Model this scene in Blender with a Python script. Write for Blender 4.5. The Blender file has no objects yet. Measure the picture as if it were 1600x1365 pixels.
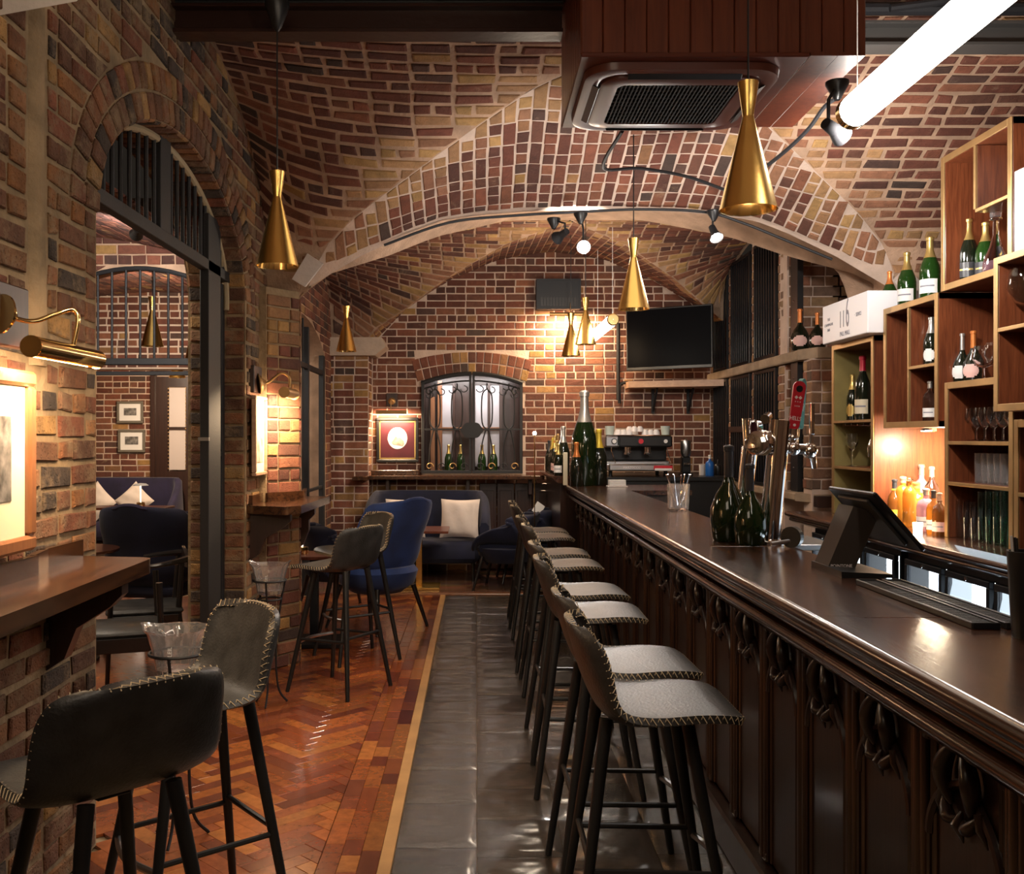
import bpy, math, random
from mathutils import Vector, Matrix
random.seed(7)
R = math.radians
PI = math.pi
C = bpy.context.scene.collection
SC = bpy.context.scene
F = 1550.0; VX = 745.0; VY = 683.0; EYE = 1.52
# ------------------------------------------------------------------ camera
cd = bpy.data.cameras.new('camera'); cam = bpy.data.objects.new('camera', cd); C.objects.link(cam)
cam.location = (0, 0, EYE); cam.rotation_euler = (R(90), 0, 0)
cd.sensor_width = 36; cd.lens = F/1600*36; cd.shift_x = 55/1600; cd.shift_y = 0.0003
cd.clip_start = 0.05; SC.camera = cam
# ------------------------------------------------------------------ view, world
SC.view_settings.view_transform = 'Standard'; SC.view_settings.look = 'None'
SC.view_settings.exposure = 0.45; SC.view_settings.gamma = 1; SC.view_settings.use_curve_mapping = False
W = bpy.data.worlds.new('world'); SC.world = W; W.use_nodes = True
W.node_tree.nodes['Background'].inputs[0].default_value = (1.0, 0.80, 0.62, 1)
W.node_tree.nodes['Background'].inputs[1].default_value = 0.012

def lamp(kind, loc, power, col=(1, .78, .55), size=.1, aim=None, spot=90, blend=.6, sy=None):
    d = bpy.data.lights.new(kind.lower()+'_light', kind); d.energy = power; d.color = col
    if kind == 'AREA':
        d.size = size
        if sy: d.shape = 'RECTANGLE'; d.size_y = sy
    else: d.shadow_soft_size = size
    if kind == 'SPOT': d.spot_size = R(spot); d.spot_blend = blend
    o = bpy.data.objects.new(kind.lower()+'_light', d); C.objects.link(o); o.location = loc
    if aim is not None:
        o.rotation_euler = (Vector(aim)-Vector(loc)).to_track_quat('-Z', 'Y').to_euler()
    return o
WARM = (1, .70, .42); SOFT = (1, .82, .62); COOL = (1, .93, .86)
# added area fill without fixtures for ambient light, then the arch spotlight's aisle beam
lamp('AREA', (-.5, .9, 3.0), 10, SOFT, 1.2, (-.6, 4.4, 1.0))
lamp('AREA', (.7, 5.0, 2.95), 6, SOFT, 1.4, (.4, 5.2, 0))
lamp('SPOT', (.68, 6.4, 2.72), 90, COOL, .03, (.05, 4.3, 0), 60)
# track spots
lamp('SPOT', (.72, 6.55, 2.82), 75, COOL, .05, (.3, 8.9, 3.4), 120)
lamp('SPOT', (.72, 6.5, 2.75), 70, COOL, .05, (-.75, 4.8, 0), 70)
lamp('SPOT', (1.62, 6.5, 2.8), 30, COOL, .05, (.95, 4.6, 1.0), 80)
lamp('SPOT', (1.44, 3.75, 2.7), 85, COOL, .06, (2.6, 5.6, 2.5), 120)
lamp('SPOT', (1.44, 3.95, 2.68), 150, COOL, .06, (2.03, 6.0, 3.05), 50, 1)
lamp('SPOT', (1.45, 3.65, 2.75), 22, COOL, .06, (.75, 2.9, .9), 90)
lamp('SPOT', (-.3, 2.1, 2.95), 65, SOFT, .06, (-1.0, 3.9, 0), 80)
lamp('SPOT', (.1, 2.3, 2.95), 16, SOFT, .06, (-1.4, 4.8, 2.8), 90)
lamp('SPOT', (-.1, 5.2, 3.2), 50, SOFT, .06, (-.85, 5.4, 0), 70)
lamp('SPOT', (.2, 8.8, 3.2), 60, SOFT, .06, (-.2, 10.6, .3), 80)
# unseen lamps added to brighten the vaults, no fixtures belong to them
lamp('POINT', (1.0, 6.1, 2.45), 15, COOL, .15)
lamp('SPOT', (.35, 4.9, 2.1), 60, COOL, .1, (.45, 6.45, 3.1), 85, .8)
lamp('POINT', (2.0, 5.0, 2.6), 22, COOL, .1)
lamp('POINT', (.6, 8.8, 2.5), 28, SOFT, .15)
# ------------------------------------------------------------------ materials
def mat(name):
    m = bpy.data.materials.new(name); m.use_nodes = True
    return m, m.node_tree, m.node_tree.nodes['Principled BSDF']
def simple(name, col, rough=.5, metal=0, bump=0, bscale=60, coat=0, trans=0, ior=1.45, sheen=0, var=0, stretch=(1, 1, 1), spec=None, vs=6):
    m, t, b = mat(name); n = t.nodes; l = t.links
    b.inputs['Base Color'].default_value = (*col, 1); b.inputs['Roughness'].default_value = rough
    b.inputs['Metallic'].default_value = metal; b.inputs['Coat Weight'].default_value = coat
    b.inputs['Coat Roughness'].default_value = .12
    b.inputs['Transmission Weight'].default_value = trans; b.inputs['IOR'].default_value = ior
    b.inputs['Sheen Weight'].default_value = sheen
    if spec is not None: b.inputs['Specular IOR Level'].default_value = spec
    tc = n.new('ShaderNodeTexCoord'); mp = n.new('ShaderNodeMapping'); mp.inputs['Scale'].default_value = stretch
    l.new(tc.outputs['Object'], mp.inputs[0])
    if var:
        ns = n.new('ShaderNodeTexNoise'); ns.inputs['Scale'].default_value = vs; ns.inputs['Detail'].default_value = 6
        l.new(mp.outputs[0], ns.inputs['Vector'])
        mx = n.new('ShaderNodeMix'); mx.data_type = 'RGBA'
        mx.inputs[6].default_value = (*[c*(1-var) for c in col], 1); mx.inputs[7].default_value = (*[min(1, c*(1+var)) for c in col], 1)
        cr = n.new('ShaderNodeMapRange'); cr.inputs[1].default_value = .3; cr.inputs[2].default_value = .7
        l.new(ns.outputs[0], cr.inputs[0]); l.new(cr.outputs[0], mx.inputs[0]); l.new(mx.outputs[2], b.inputs['Base Color'])
    if bump:
        ns = n.new('ShaderNodeTexNoise'); ns.inputs['Scale'].default_value = bscale; ns.inputs['Detail'].default_value = 8
        l.new(mp.outputs[0], ns.inputs['Vector'])
        bp = n.new('ShaderNodeBump'); bp.inputs['Strength'].default_value = bump; bp.inputs['Distance'].default_value = .01
        l.new(ns.outputs[0], bp.inputs['Height']); l.new(bp.outputs[0], b.inputs['Normal'])
    return m
def emis(name, col, s):
    m, t, b = mat(name)
    b.inputs['Base Color'].default_value = (*col, 1)
    b.inputs['Emission Color'].default_value = (*col, 1); b.inputs['Emission Strength'].default_value = s
    return m
def attr_mat(name, rough, bump, bscale, var, pits=0, stretch=(1, 1, 1), coat=0, vs=14, dist=.004, smear=0, sc=(.36, .25, .16), slo=.56):
    m, t, b = mat(name); n = t.nodes; l = t.links
    at = n.new('ShaderNodeAttribute'); at.attribute_name = 'bc'
    tc = n.new('ShaderNodeTexCoord'); mp = n.new('ShaderNodeMapping'); mp.inputs['Scale'].default_value = stretch
    l.new(tc.outputs['Object'], mp.inputs[0])
    ns = n.new('ShaderNodeTexNoise'); ns.inputs['Scale'].default_value = vs; ns.inputs['Detail'].default_value = 8; ns.inputs['Roughness'].default_value = .65
    l.new(mp.outputs[0], ns.inputs['Vector'])
    mr = n.new('ShaderNodeMapRange'); mr.inputs[1].default_value = .25; mr.inputs[2].default_value = .75
    mr.inputs[3].default_value = 1-var; mr.inputs[4].default_value = 1+var
    l.new(ns.outputs[0], mr.inputs[0])
    vm = n.new('ShaderNodeVectorMath'); vm.operation = 'SCALE'
    l.new(at.outputs['Color'], vm.inputs[0]); l.new(mr.outputs[0], vm.inputs['Scale'])
    out = vm.outputs[0]
    if smear:
        n3 = n.new('ShaderNodeTexNoise'); n3.inputs['Scale'].default_value = 5.5; n3.inputs['Detail'].default_value = 12; n3.inputs['Roughness'].default_value = .75
        l.new(tc.outputs['Object'], n3.inputs['Vector'])
        m3 = n.new('ShaderNodeMapRange'); m3.inputs[1].default_value = slo; m3.inputs[2].default_value = slo+.14; m3.inputs[4].default_value = smear; l.new(n3.outputs[0], m3.inputs[0])
        x3 = n.new('ShaderNodeMix'); x3.data_type = 'RGBA'; x3.inputs[7].default_value = (*sc, 1); l.new(m3.outputs[0], x3.inputs[0]); l.new(out, x3.inputs[6]); out = x3.outputs[2]
    l.new(out, b.inputs['Base Color']); b.inputs['Roughness'].default_value = rough
    b.inputs['Coat Weight'].default_value = coat; b.inputs['Coat Roughness'].default_value = .15
    n2 = n.new('ShaderNodeTexNoise'); n2.inputs['Scale'].default_value = bscale; n2.inputs['Detail'].default_value = 10; n2.inputs['Roughness'].default_value = .7
    l.new(mp.outputs[0], n2.inputs['Vector'])
    bp = n.new('ShaderNodeBump'); bp.inputs['Strength'].default_value = bump; bp.inputs['Distance'].default_value = dist
    l.new(n2.outputs[0], bp.inputs['Height'])
    if pits:
        v = n.new('ShaderNodeTexVoronoi'); v.inputs['Scale'].default_value = 70; l.new(mp.outputs[0], v.inputs['Vector'])
        r2 = n.new('ShaderNodeMapRange'); r2.inputs[1].default_value = .1; r2.inputs[2].default_value = .35; l.new(v.outputs['Distance'], r2.inputs[0])
        b2 = n.new('ShaderNodeBump'); b2.inputs['Strength'].default_value = pits; b2.inputs['Distance'].default_value = .004
        l.new(r2.outputs[0], b2.inputs['Height']); l.new(bp.outputs[0], b2.inputs['Normal']); l.new(b2.outputs[0], b.inputs['Normal'])
    else: l.new(bp.outputs[0], b.inputs['Normal'])
    return m
def wood(name, c1, c2, rough=.3, axis=1, coat=.3, scale=1.0, bump=.15):
    m, t, b = mat(name); n = t.nodes; l = t.links
    tc = n.new('ShaderNodeTexCoord'); mp = n.new('ShaderNodeMapping')
    s = [22*scale]*3; s[axis] = 1.6*scale; mp.inputs['Scale'].default_value = s
    l.new(tc.outputs['Object'], mp.inputs[0])
    ns = n.new('ShaderNodeTexNoise'); ns.inputs['Scale'].default_value = 1.5; ns.inputs['Detail'].default_value = 9; ns.inputs['Roughness'].default_value = .62; ns.inputs['Distortion'].default_value = .6
    l.new(mp.outputs[0], ns.inputs['Vector'])
    mx = n.new('ShaderNodeMix'); mx.data_type = 'RGBA'; mx.inputs[6].default_value = (*c1, 1); mx.inputs[7].default_value = (*c2, 1)
    mr = n.new('ShaderNodeMapRange'); mr.inputs[1].default_value = .32; mr.inputs[2].default_value = .68
    l.new(ns.outputs[0], mr.inputs[0]); l.new(mr.outputs[0], mx.inputs[0]); l.new(mx.outputs[2], b.inputs['Base Color'])
    b.inputs['Roughness'].default_value = rough; b.inputs['Coat Weight'].default_value = coat; b.inputs['Coat Roughness'].default_value = .18
    bp = n.new('ShaderNodeBump'); bp.inputs['Strength'].default_value = bump; bp.inputs['Distance'].default_value = .003
    l.new(ns.outputs[0], bp.inputs['Height']); l.new(bp.outputs[0], b.inputs['Normal'])
    return m
M = {}
M['brick'] = attr_mat('brick', .85, .9, 38, .32, .5, dist=.006, smear=.55, slo=.58)
M['brickr'] = attr_mat('brick_rough', .9, 1.0, 22, .5, .9, dist=.02, vs=9, smear=.85, sc=(.24, .165, .095), slo=.49)
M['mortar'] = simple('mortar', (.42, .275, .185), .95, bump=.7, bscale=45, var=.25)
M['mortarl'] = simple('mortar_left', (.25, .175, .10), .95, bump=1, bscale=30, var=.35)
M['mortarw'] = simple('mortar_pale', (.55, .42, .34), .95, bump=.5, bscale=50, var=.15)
M['pale'] = simple('pale_plaster', (.50, .38, .29), .9, bump=.4, bscale=30, var=.12)
M['stone'] = simple('limestone', (.62, .55, .50), .85, bump=.3, bscale=40, var=.1)
M['ledge'] = simple('concrete_ledge', (.34, .25, .17), .9, bump=.5, bscale=40, var=.25)
M['parquet'] = attr_mat('parquet', .25, .15, 20, .35, 0, (2.5, 2.5, 2.5), coat=.5, vs=9, dist=.001)
M['slate'] = attr_mat('slate', .24, 1.0, 16, .5, 0, (1, 2.6, 1), vs=9, dist=.006, coat=.4)
M['bar'] = wood('bar_wood', (.014, .005, .003), (.085, .032, .016), .17, 1, .35, 1.2)
M['barf'] = wood('bar_front_wood', (.014, .006, .004), (.036, .013, .008), .33, 2, .35)
M['ledgew'] = wood('ledge_wood', (.018, .007, .004), (.085, .034, .014), .22, 1, .35)
M['maho'] = wood('mahogany', (.085, .017, .008), (.15, .036, .015), .35, 2, .25)
M['shelf'] = wood('shelf_wood', (.085, .021, .008), (.18, .05, .018), .35, 2, .25, 2)
M['door'] = wood('door_wood', (.02, .008, .006), (.04, .015, .01), .4, 2, .2)
M['frame'] = wood('frame_wood', (.16, .06, .025), (.26, .11, .045), .35, 2, .3)
M['palew'] = wood('pale_wood', (.33, .19, .12), (.45, .28, .18), .5, 0, .1)
M['brass'] = simple('brushed_brass', (.86, .56, .17), .26, 1, bump=.06, bscale=90, stretch=(1, 1, 30))
M['brassd'] = simple('dull_brass', (.42, .26, .11), .42, .75, var=.15)
M['brassp'] = simple('polished_brass', (.85, .60, .25), .15, 1)
M['greenp'] = simple('olive_brass', (.32, .25, .09), .45, .5, var=.15)
M['chrome'] = simple('chrome', (.86, .85, .86), .08, 1)
M['steel'] = simple('steel', (.45, .45, .46), .3, 1)
M['iron'] = simple('black_iron', (.012, .012, .014), .6, 0, bump=.1, bscale=80)
M['cage'] = simple('cage_iron', (.005, .005, .006), .3, 0, spec=.6)
M['beam'] = simple('painted_beam', (.035, .014, .01), .35, .1, bump=.2, bscale=20)
M['beamg'] = simple('grey_steel_beam', (.09, .085, .08), .4, .5)
M['black'] = simple('black_plastic', (.013, .013, .014), .35)
M['blackw'] = simple('black_wood', (.012, .010, .010), .25, coat=.4)
M['legm'] = simple('black_leg', (.014, .013, .013), .42)
M['leather'] = simple('grey_leather', (.034, .030, .027), .42, bump=.22, bscale=120, var=.3, vs=14)
M['leatherd'] = simple('dark_leather', (.034, .033, .033), .42, bump=.2, bscale=120, var=.4, vs=14)
M['stitch'] = simple('beige_thread', (.60, .47, .30), .8)
M['navy'] = simple('navy_velvet', (.008, .032, .15), .8, sheen=.2, var=.3)
M['navyd'] = simple('dark_navy_velvet', (.006, .008, .028), .85, sheen=.08, var=.3)
M['purple'] = simple('violet_navy_velvet', (.016, .012, .042), .8, sheen=.12, var=.3)
M['cushion'] = simple('cream_cushion', (.62, .54, .49), .9, bump=.5, bscale=12, var=.08)
M['glass'] = simple('clear_glass', (.95, .96, .97), .03, trans=1, ior=1.45)
M['crystal'] = simple('crystal', (.95, .94, .95), .03, trans=.93, ior=1.5)
M['gglass'] = simple('green_glass', (.006, .016, .004), .05, coat=.5)
M['dglass'] = simple('dark_glass', (.008, .011, .006), .05, coat=.5)
M['bgreen'] = simple('bright_green_glass', (.010, .038, .006), .06, coat=.5)
M['amber'] = simple('amber_spirit', (.55, .22, .03), .05, trans=.5)
M['brown'] = simple('brown_spirit', (.18, .06, .012), .06, trans=.3)
M['pinkg'] = simple('pink_glass', (.55, .30, .38), .06, trans=.5)
M['teal'] = simple('teal_glass', (.55, .85, .78), .04, trans=1)
M['tealp'] = simple('teal_handle', (.12, .42, .40), .35)
M['red'] = simple('red_handle', (.55, .02, .035), .35)
M['orange'] = simple('orange_foil', (.62, .20, .05), .35, .4)
M['gold'] = simple('gold_foil', (.72, .52, .18), .3, .8)
M['silver'] = simple('silver_foil', (.62, .60, .56), .3, .8)
M['blackf'] = simple('black_foil', (.03, .03, .035), .35)
M['redf'] = simple('red_foil', (.40, .01, .03), .3, .2)
M['yellowf'] = simple('yellow_foil', (.78, .55, .06), .35, .3)
M['white'] = simple('white_paper', (.78, .76, .74), .6)
M['cream'] = simple('cream_label', (.70, .62, .45), .6)
M['pink'] = simple('pink_label', (.72, .45, .40), .6)
M['porcelain'] = simple('porcelain', (.75, .71, .70), .2)
M['sign'] = simple('sign_white', (.85, .84, .87), .4)
M['ink'] = simple('grey_ink', (.22, .22, .26), .6)
M['inkw'] = simple('white_ink', (.85, .80, .80), .6)
M['maroon'] = simple('maroon_mat', (.07, .011, .018), .5, var=.2)
M['photo'] = simple('sepia_photo', (.30, .26, .21), .6, var=.7, vs=14)
M['photog'] = simple('grey_print', (.16, .15, .14), .5, var=.8, vs=22)
M['paper'] = simple('mount_board', (.78, .66, .46), .7)
M['gframe'] = simple('grey_frame', (.17, .15, .12), .5, .2)
M['bluish'] = simple('blue_black', (.005, .007, .012), .5)
M['marble'] = simple('marbled_card', (.80, .77, .80), .3, var=.15, vs=5)
M['cloudg'] = simple('frosted_glass', (.40, .38, .40), .5, var=.06)
M['tube'] = emis('tube_glow', (1, .90, .78), 9)
M['bulb'] = emis('bulb_glow', (1, .95, .88), 60)
M['warmb'] = emis('warm_bulb', (1, .75, .45), 12)
M['fridge'] = emis('fridge_glow', (.80, .91, 1.0), 5)
M['backl'] = emis('lit_back_panel', (1, .62, .22), .35)
M['screen'] = simple('tv_screen', (.003, .003, .004), .35, spec=.03)
M['grad'] = simple('pos_panel', (.05, .05, .05), .3)
M['mat_rubber'] = simple('rubber_mat', (.035, .032, .034), .5, bump=.4, bscale=300)
# ------------------------------------------------------------------ mesh builder
class MB:
    def __init__(s): s.v = []; s.f = []; s.c = None
    def add(s, vs, fs):
        o = len(s.v); s.v += [tuple(p) for p in vs]; s.f += [tuple(i+o for i in f) for f in fs]; return s
    def box(s, x0, x1, y0, y1, z0, z1, b=0):
        if x0 > x1: x0, x1 = x1, x0
        if y0 > y1: y0, y1 = y1, y0
        if z0 > z1: z0, z1 = z1, z0
        return s.obox(Matrix.Translation(((x0+x1)/2, (y0+y1)/2, (z0+z1)/2)), x1-x0, y1-y0, z1-z0, b)
    def obox(s, m, sx, sy, sz, b=0):
        hx, hy, hz = sx/2, sy/2, sz/2; vs = []; 
        if b <= 0:
            for x in (-hx, hx):
                for y in (-hy, hy):
                    for z in (-hz, hz): vs.append(m @ Vector((x, y, z)))
            return s.add(vs, [(0, 1, 3, 2), (4, 6, 7, 5), (0, 4, 5, 1), (2, 3, 7, 6), (0, 2, 6, 4), (1, 5, 7, 3)])
        b = min(b, hx*.9, hy*.9, hz*.9); idx = {}
        for a in (-1, 1):
            for c in (-1, 1):
                for e in (-1, 1):
                    for k in range(3):
                        p = [a*hx, c*hy, e*hz]
                        for q in range(3):
                            if q != k: p[q] -= math.copysign(b, p[q])
                        idx[(a, c, e, k)] = len(vs); vs.append(m @ Vector(p))
        fs = []; S = (-1, 1)
        def key(k, sg, i, j):
            t = [0, 0, 0]; t[k] = sg; o = [q for q in range(3) if q != k]; t[o[0]] = i; t[o[1]] = j
            return idx[(t[0], t[1], t[2], k)]
        for k in range(3):
            for sg in S:
                q = [key(k, sg, -1, -1), key(k, sg, 1, -1), key(k, sg, 1, 1), key(k, sg, -1, 1)]
                if (sg == 1) == (k == 1): q.reverse()
                fs.append(tuple(q))
        for k in range(3):            # edges along axis k
            o = [q for q in range(3) if q != k]
            for i in S:
                for j in S:
                    def kk(e, face):
                        t = [0, 0, 0]; t[k] = e; t[o[0]] = i; t[o[1]] = j; return idx[(t[0], t[1], t[2], face)]
                    fs.append((kk(-1, o[0]), kk(1, o[0]), kk(1, o[1]), kk(-1, o[1])))
        for a in S:
            for c in S:
                for e in S: fs.append((idx[(a, c, e, 0)], idx[(a, c, e, 1)], idx[(a, c, e, 2)]))
        return s.add(vs, fs)
    def bar(s, p0, p1, w, h=None, b=0):
        p0 = Vector(p0); p1 = Vector(p1); d = p1-p0; h = h or w
        q = d.to_track_quat('Z', 'Y').to_matrix().to_4x4()
        return s.obox(Matrix.Translation((p0+p1)/2) @ q, w, h, d.length, b)
    def cyl(s, p0, p1, r0, r1=None, n=12, cap=True):
        r1 = r0 if r1 is None else r1
        p0 = Vector(p0); p1 = Vector(p1); d = p1-p0
        q = d.to_track_quat('Z', 'Y').to_matrix(); vs = []; fs = []
        for p, r in ((p0, r0), (p1, r1)):
            for i in range(n):
                a = 2*PI*i/n; vs.append(p + q @ Vector((r*math.cos(a), r*math.sin(a), 0)))
        for i in range(n): j = (i+1) % n; fs.append((i, j, n+j, n+i))
        if cap: fs.append(tuple(range(n-1, -1, -1))); fs.append(tuple(range(n, 2*n)))
        return s.add(vs, fs)
    def tube(s, pts, r, n=8, closed=False):
        pts = [Vector(p) for p in pts]; m = len(pts); vs = []; fs = []; up = Vector((0, 0, 1)); pu = None
        for i, p in enumerate(pts):
            if closed: t = pts[(i+1) % m]-pts[i-1]
            else: t = pts[min(i+1, m-1)]-pts[max(i-1, 0)]
            t = t.normalized() if t.length else up
            if pu is None: pu = t.orthogonal()
            pu = (pu - t*pu.dot(t)); pu = pu.normalized() if pu.length > 1e-6 else t.orthogonal().normalized()
            w = t.cross(pu); rr = r[i] if isinstance(r, (list, tuple)) else r
            for k in range(n): a = 2*PI*k/n; vs.append(p + pu*rr*math.cos(a) + w*rr*math.sin(a))
        for i in range(m if closed else m-1):
            for k in range(n):
                j = (k+1) % n; a = i*n; c = ((i+1) % m)*n; fs.append((a+k, a+j, c+j, c+k))
        if not closed: fs.append(tuple(range(n-1, -1, -1))); fs.append(tuple(range((m-1)*n, m*n)))
        return s.add(vs, fs)
    def lathe(s, prof, c=(0, 0, 0), n=20, a0=0, a1=2*PI):
        vs = []; fs = []; full = abs(a1-a0-2*PI) < 1e-6; m = n if full else n+1
        for r, z in prof:
            for i in range(m):
                a = a0+(a1-a0)*i/n; vs.append((c[0]+r*math.cos(a), c[1]+r*math.sin(a), c[2]+z))
        for k in range(len(prof)-1):
            for i in range(n):
                j = (i+1) % m; fs.append((k*m+i, k*m+j, (k+1)*m+j, (k+1)*m+i))
        return s.add(vs, fs)
    def prism(s, poly, f0, f1):   # poly of (a,b); f0/f1 map to 3D
        n = len(poly); vs = [f0(*p) for p in poly]+[f1(*p) for p in poly]
        fs = [tuple(range(n)), tuple(range(2*n-1, n-1, -1))]
        for i in range(n): j = (i+1) % n; fs.append((i, n+i, n+j, j))
        return s.add(vs, fs)
    def sphere(s, c, r, n=12, sz=1):
        return s.lathe([(r*math.sin(PI*k/(n//2))+1e-5, -r*sz*math.cos(PI*k/(n//2))) for k in range(n//2+1)], c, n)
    def build(s, name, m, parent=None, smooth=False, kind=None, label=None, col=None, loc=None, ang=.7):
        me = bpy.data.meshes.new(name); me.from_pydata(s.v, [], s.f)
        if m is not None: me.materials.append(M[m] if isinstance(m, str) else m)
        if smooth: me.shade_smooth(); me.set_sharp_from_angle(angle=ang)
        if s.c is not None:
            a = me.attributes.new('bc', 'FLOAT_COLOR', 'POINT'); fl = []
            for c in s.c: fl += [c[0], c[1], c[2], 1]
            a.data.foreach_set('color', fl)
        me.validate(); me.update()
        o = bpy.data.objects.new(name, me); C.objects.link(o)
        if parent is not None: o.parent = parent
        if kind: o['kind'] = kind
        if label: o['label'] = label
        if loc is not None: o.location = loc
        return o
def tag(o, label, cat, group=None):
    o['label'] = label; o['category'] = cat
    if group: o['group'] = group
    return o
def thing(name, label, cat, loc=(0, 0, 0), rz=0, group=None):
    o = bpy.data.objects.new(name, None); C.objects.link(o); o.location = loc; o.rotation_euler = (0, 0, rz)
    o.empty_display_size = .1
    return tag(o, label, cat, group)
def copy_tree(o, parent=None):
    c = o.copy(); C.objects.link(c); c.parent = parent
    for ch in KIDS(o): copy_tree(ch, c)
    return c
def KIDS(o): return [x for x in ALLOBJ() if x.parent == o]
def ALLOBJ(): return list(C.objects)
def dup(o, loc, rz, label, group=None):
    kids = [x for x in C.objects if x.parent == o]; sub = {k: [x for x in C.objects if x.parent == k] for k in kids}
    c = o.copy(); C.objects.link(c); c.location = loc; c.rotation_euler = (0, 0, rz); c['label'] = label
    if group: c['group'] = group
    for k in kids:
        d = k.copy(); C.objects.link(d); d.parent = c
        for g in sub[k]: e = g.copy(); C.objects.link(e); e.parent = d
    return c
def P(x, y, Y): return Vector(((x-VX)*Y/F, Y, EYE-(y-VY)*Y/F))
def lerp(a, b, t): return a+(b-a)*t
def table(tb, x):
    if x <= tb[0][0]: return tb[0][1]
    for (a, b), (c, d) in zip(tb, tb[1:]):
        if x <= c: return b+(d-b)*(x-a)/(c-a)
    return tb[-1][1]
def spline(pts, n=8):
    pts = [Vector(p) for p in pts]; out = []
    for i in range(len(pts)-1):
        p0 = pts[max(i-1, 0)]; p1 = pts[i]; p2 = pts[i+1]; p3 = pts[min(i+2, len(pts)-1)]
        for k in range(n):
            t = k/n; out.append(.5*((2*p1)+(p2-p0)*t+(2*p0-5*p1+4*p2-p3)*t*t+(3*p1-p0-3*p2+p3)*t**3))
    out.append(pts[-1]); return out
def text(body, size, m, parent, mtx, name='lettering', align='CENTER', ext=.0006, sx=1):
    cu = bpy.data.curves.new('t', 'FONT'); cu.body = body; cu.size = size; cu.align_x = align; cu.align_y = 'CENTER'; cu.extrude = ext
    cu.resolution_u = 3
    o = bpy.data.objects.new('t', cu); C.objects.link(o)
    dg = bpy.context.evaluated_depsgraph_get(); me = bpy.data.meshes.new_from_object(o.evaluated_get(dg))
    bpy.data.objects.remove(o); me.transform(mtx @ Matrix.Diagonal((sx, 1, 1, 1))); me.materials.clear(); me.materials.append(M[m])
    me.name = name; q = bpy.data.objects.new(name, me); C.objects.link(q)
    if parent: q.parent = parent
    return q
# basis matrices for text: text x-> a, text y-> b, at p
def basis(p, a, b):
    a = Vector(a).normalized(); b = Vector(b).normalized(); c = a.cross(b)
    m = Matrix((a, b, c)).transposed().to_4x4(); m.translation = p; return m
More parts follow.
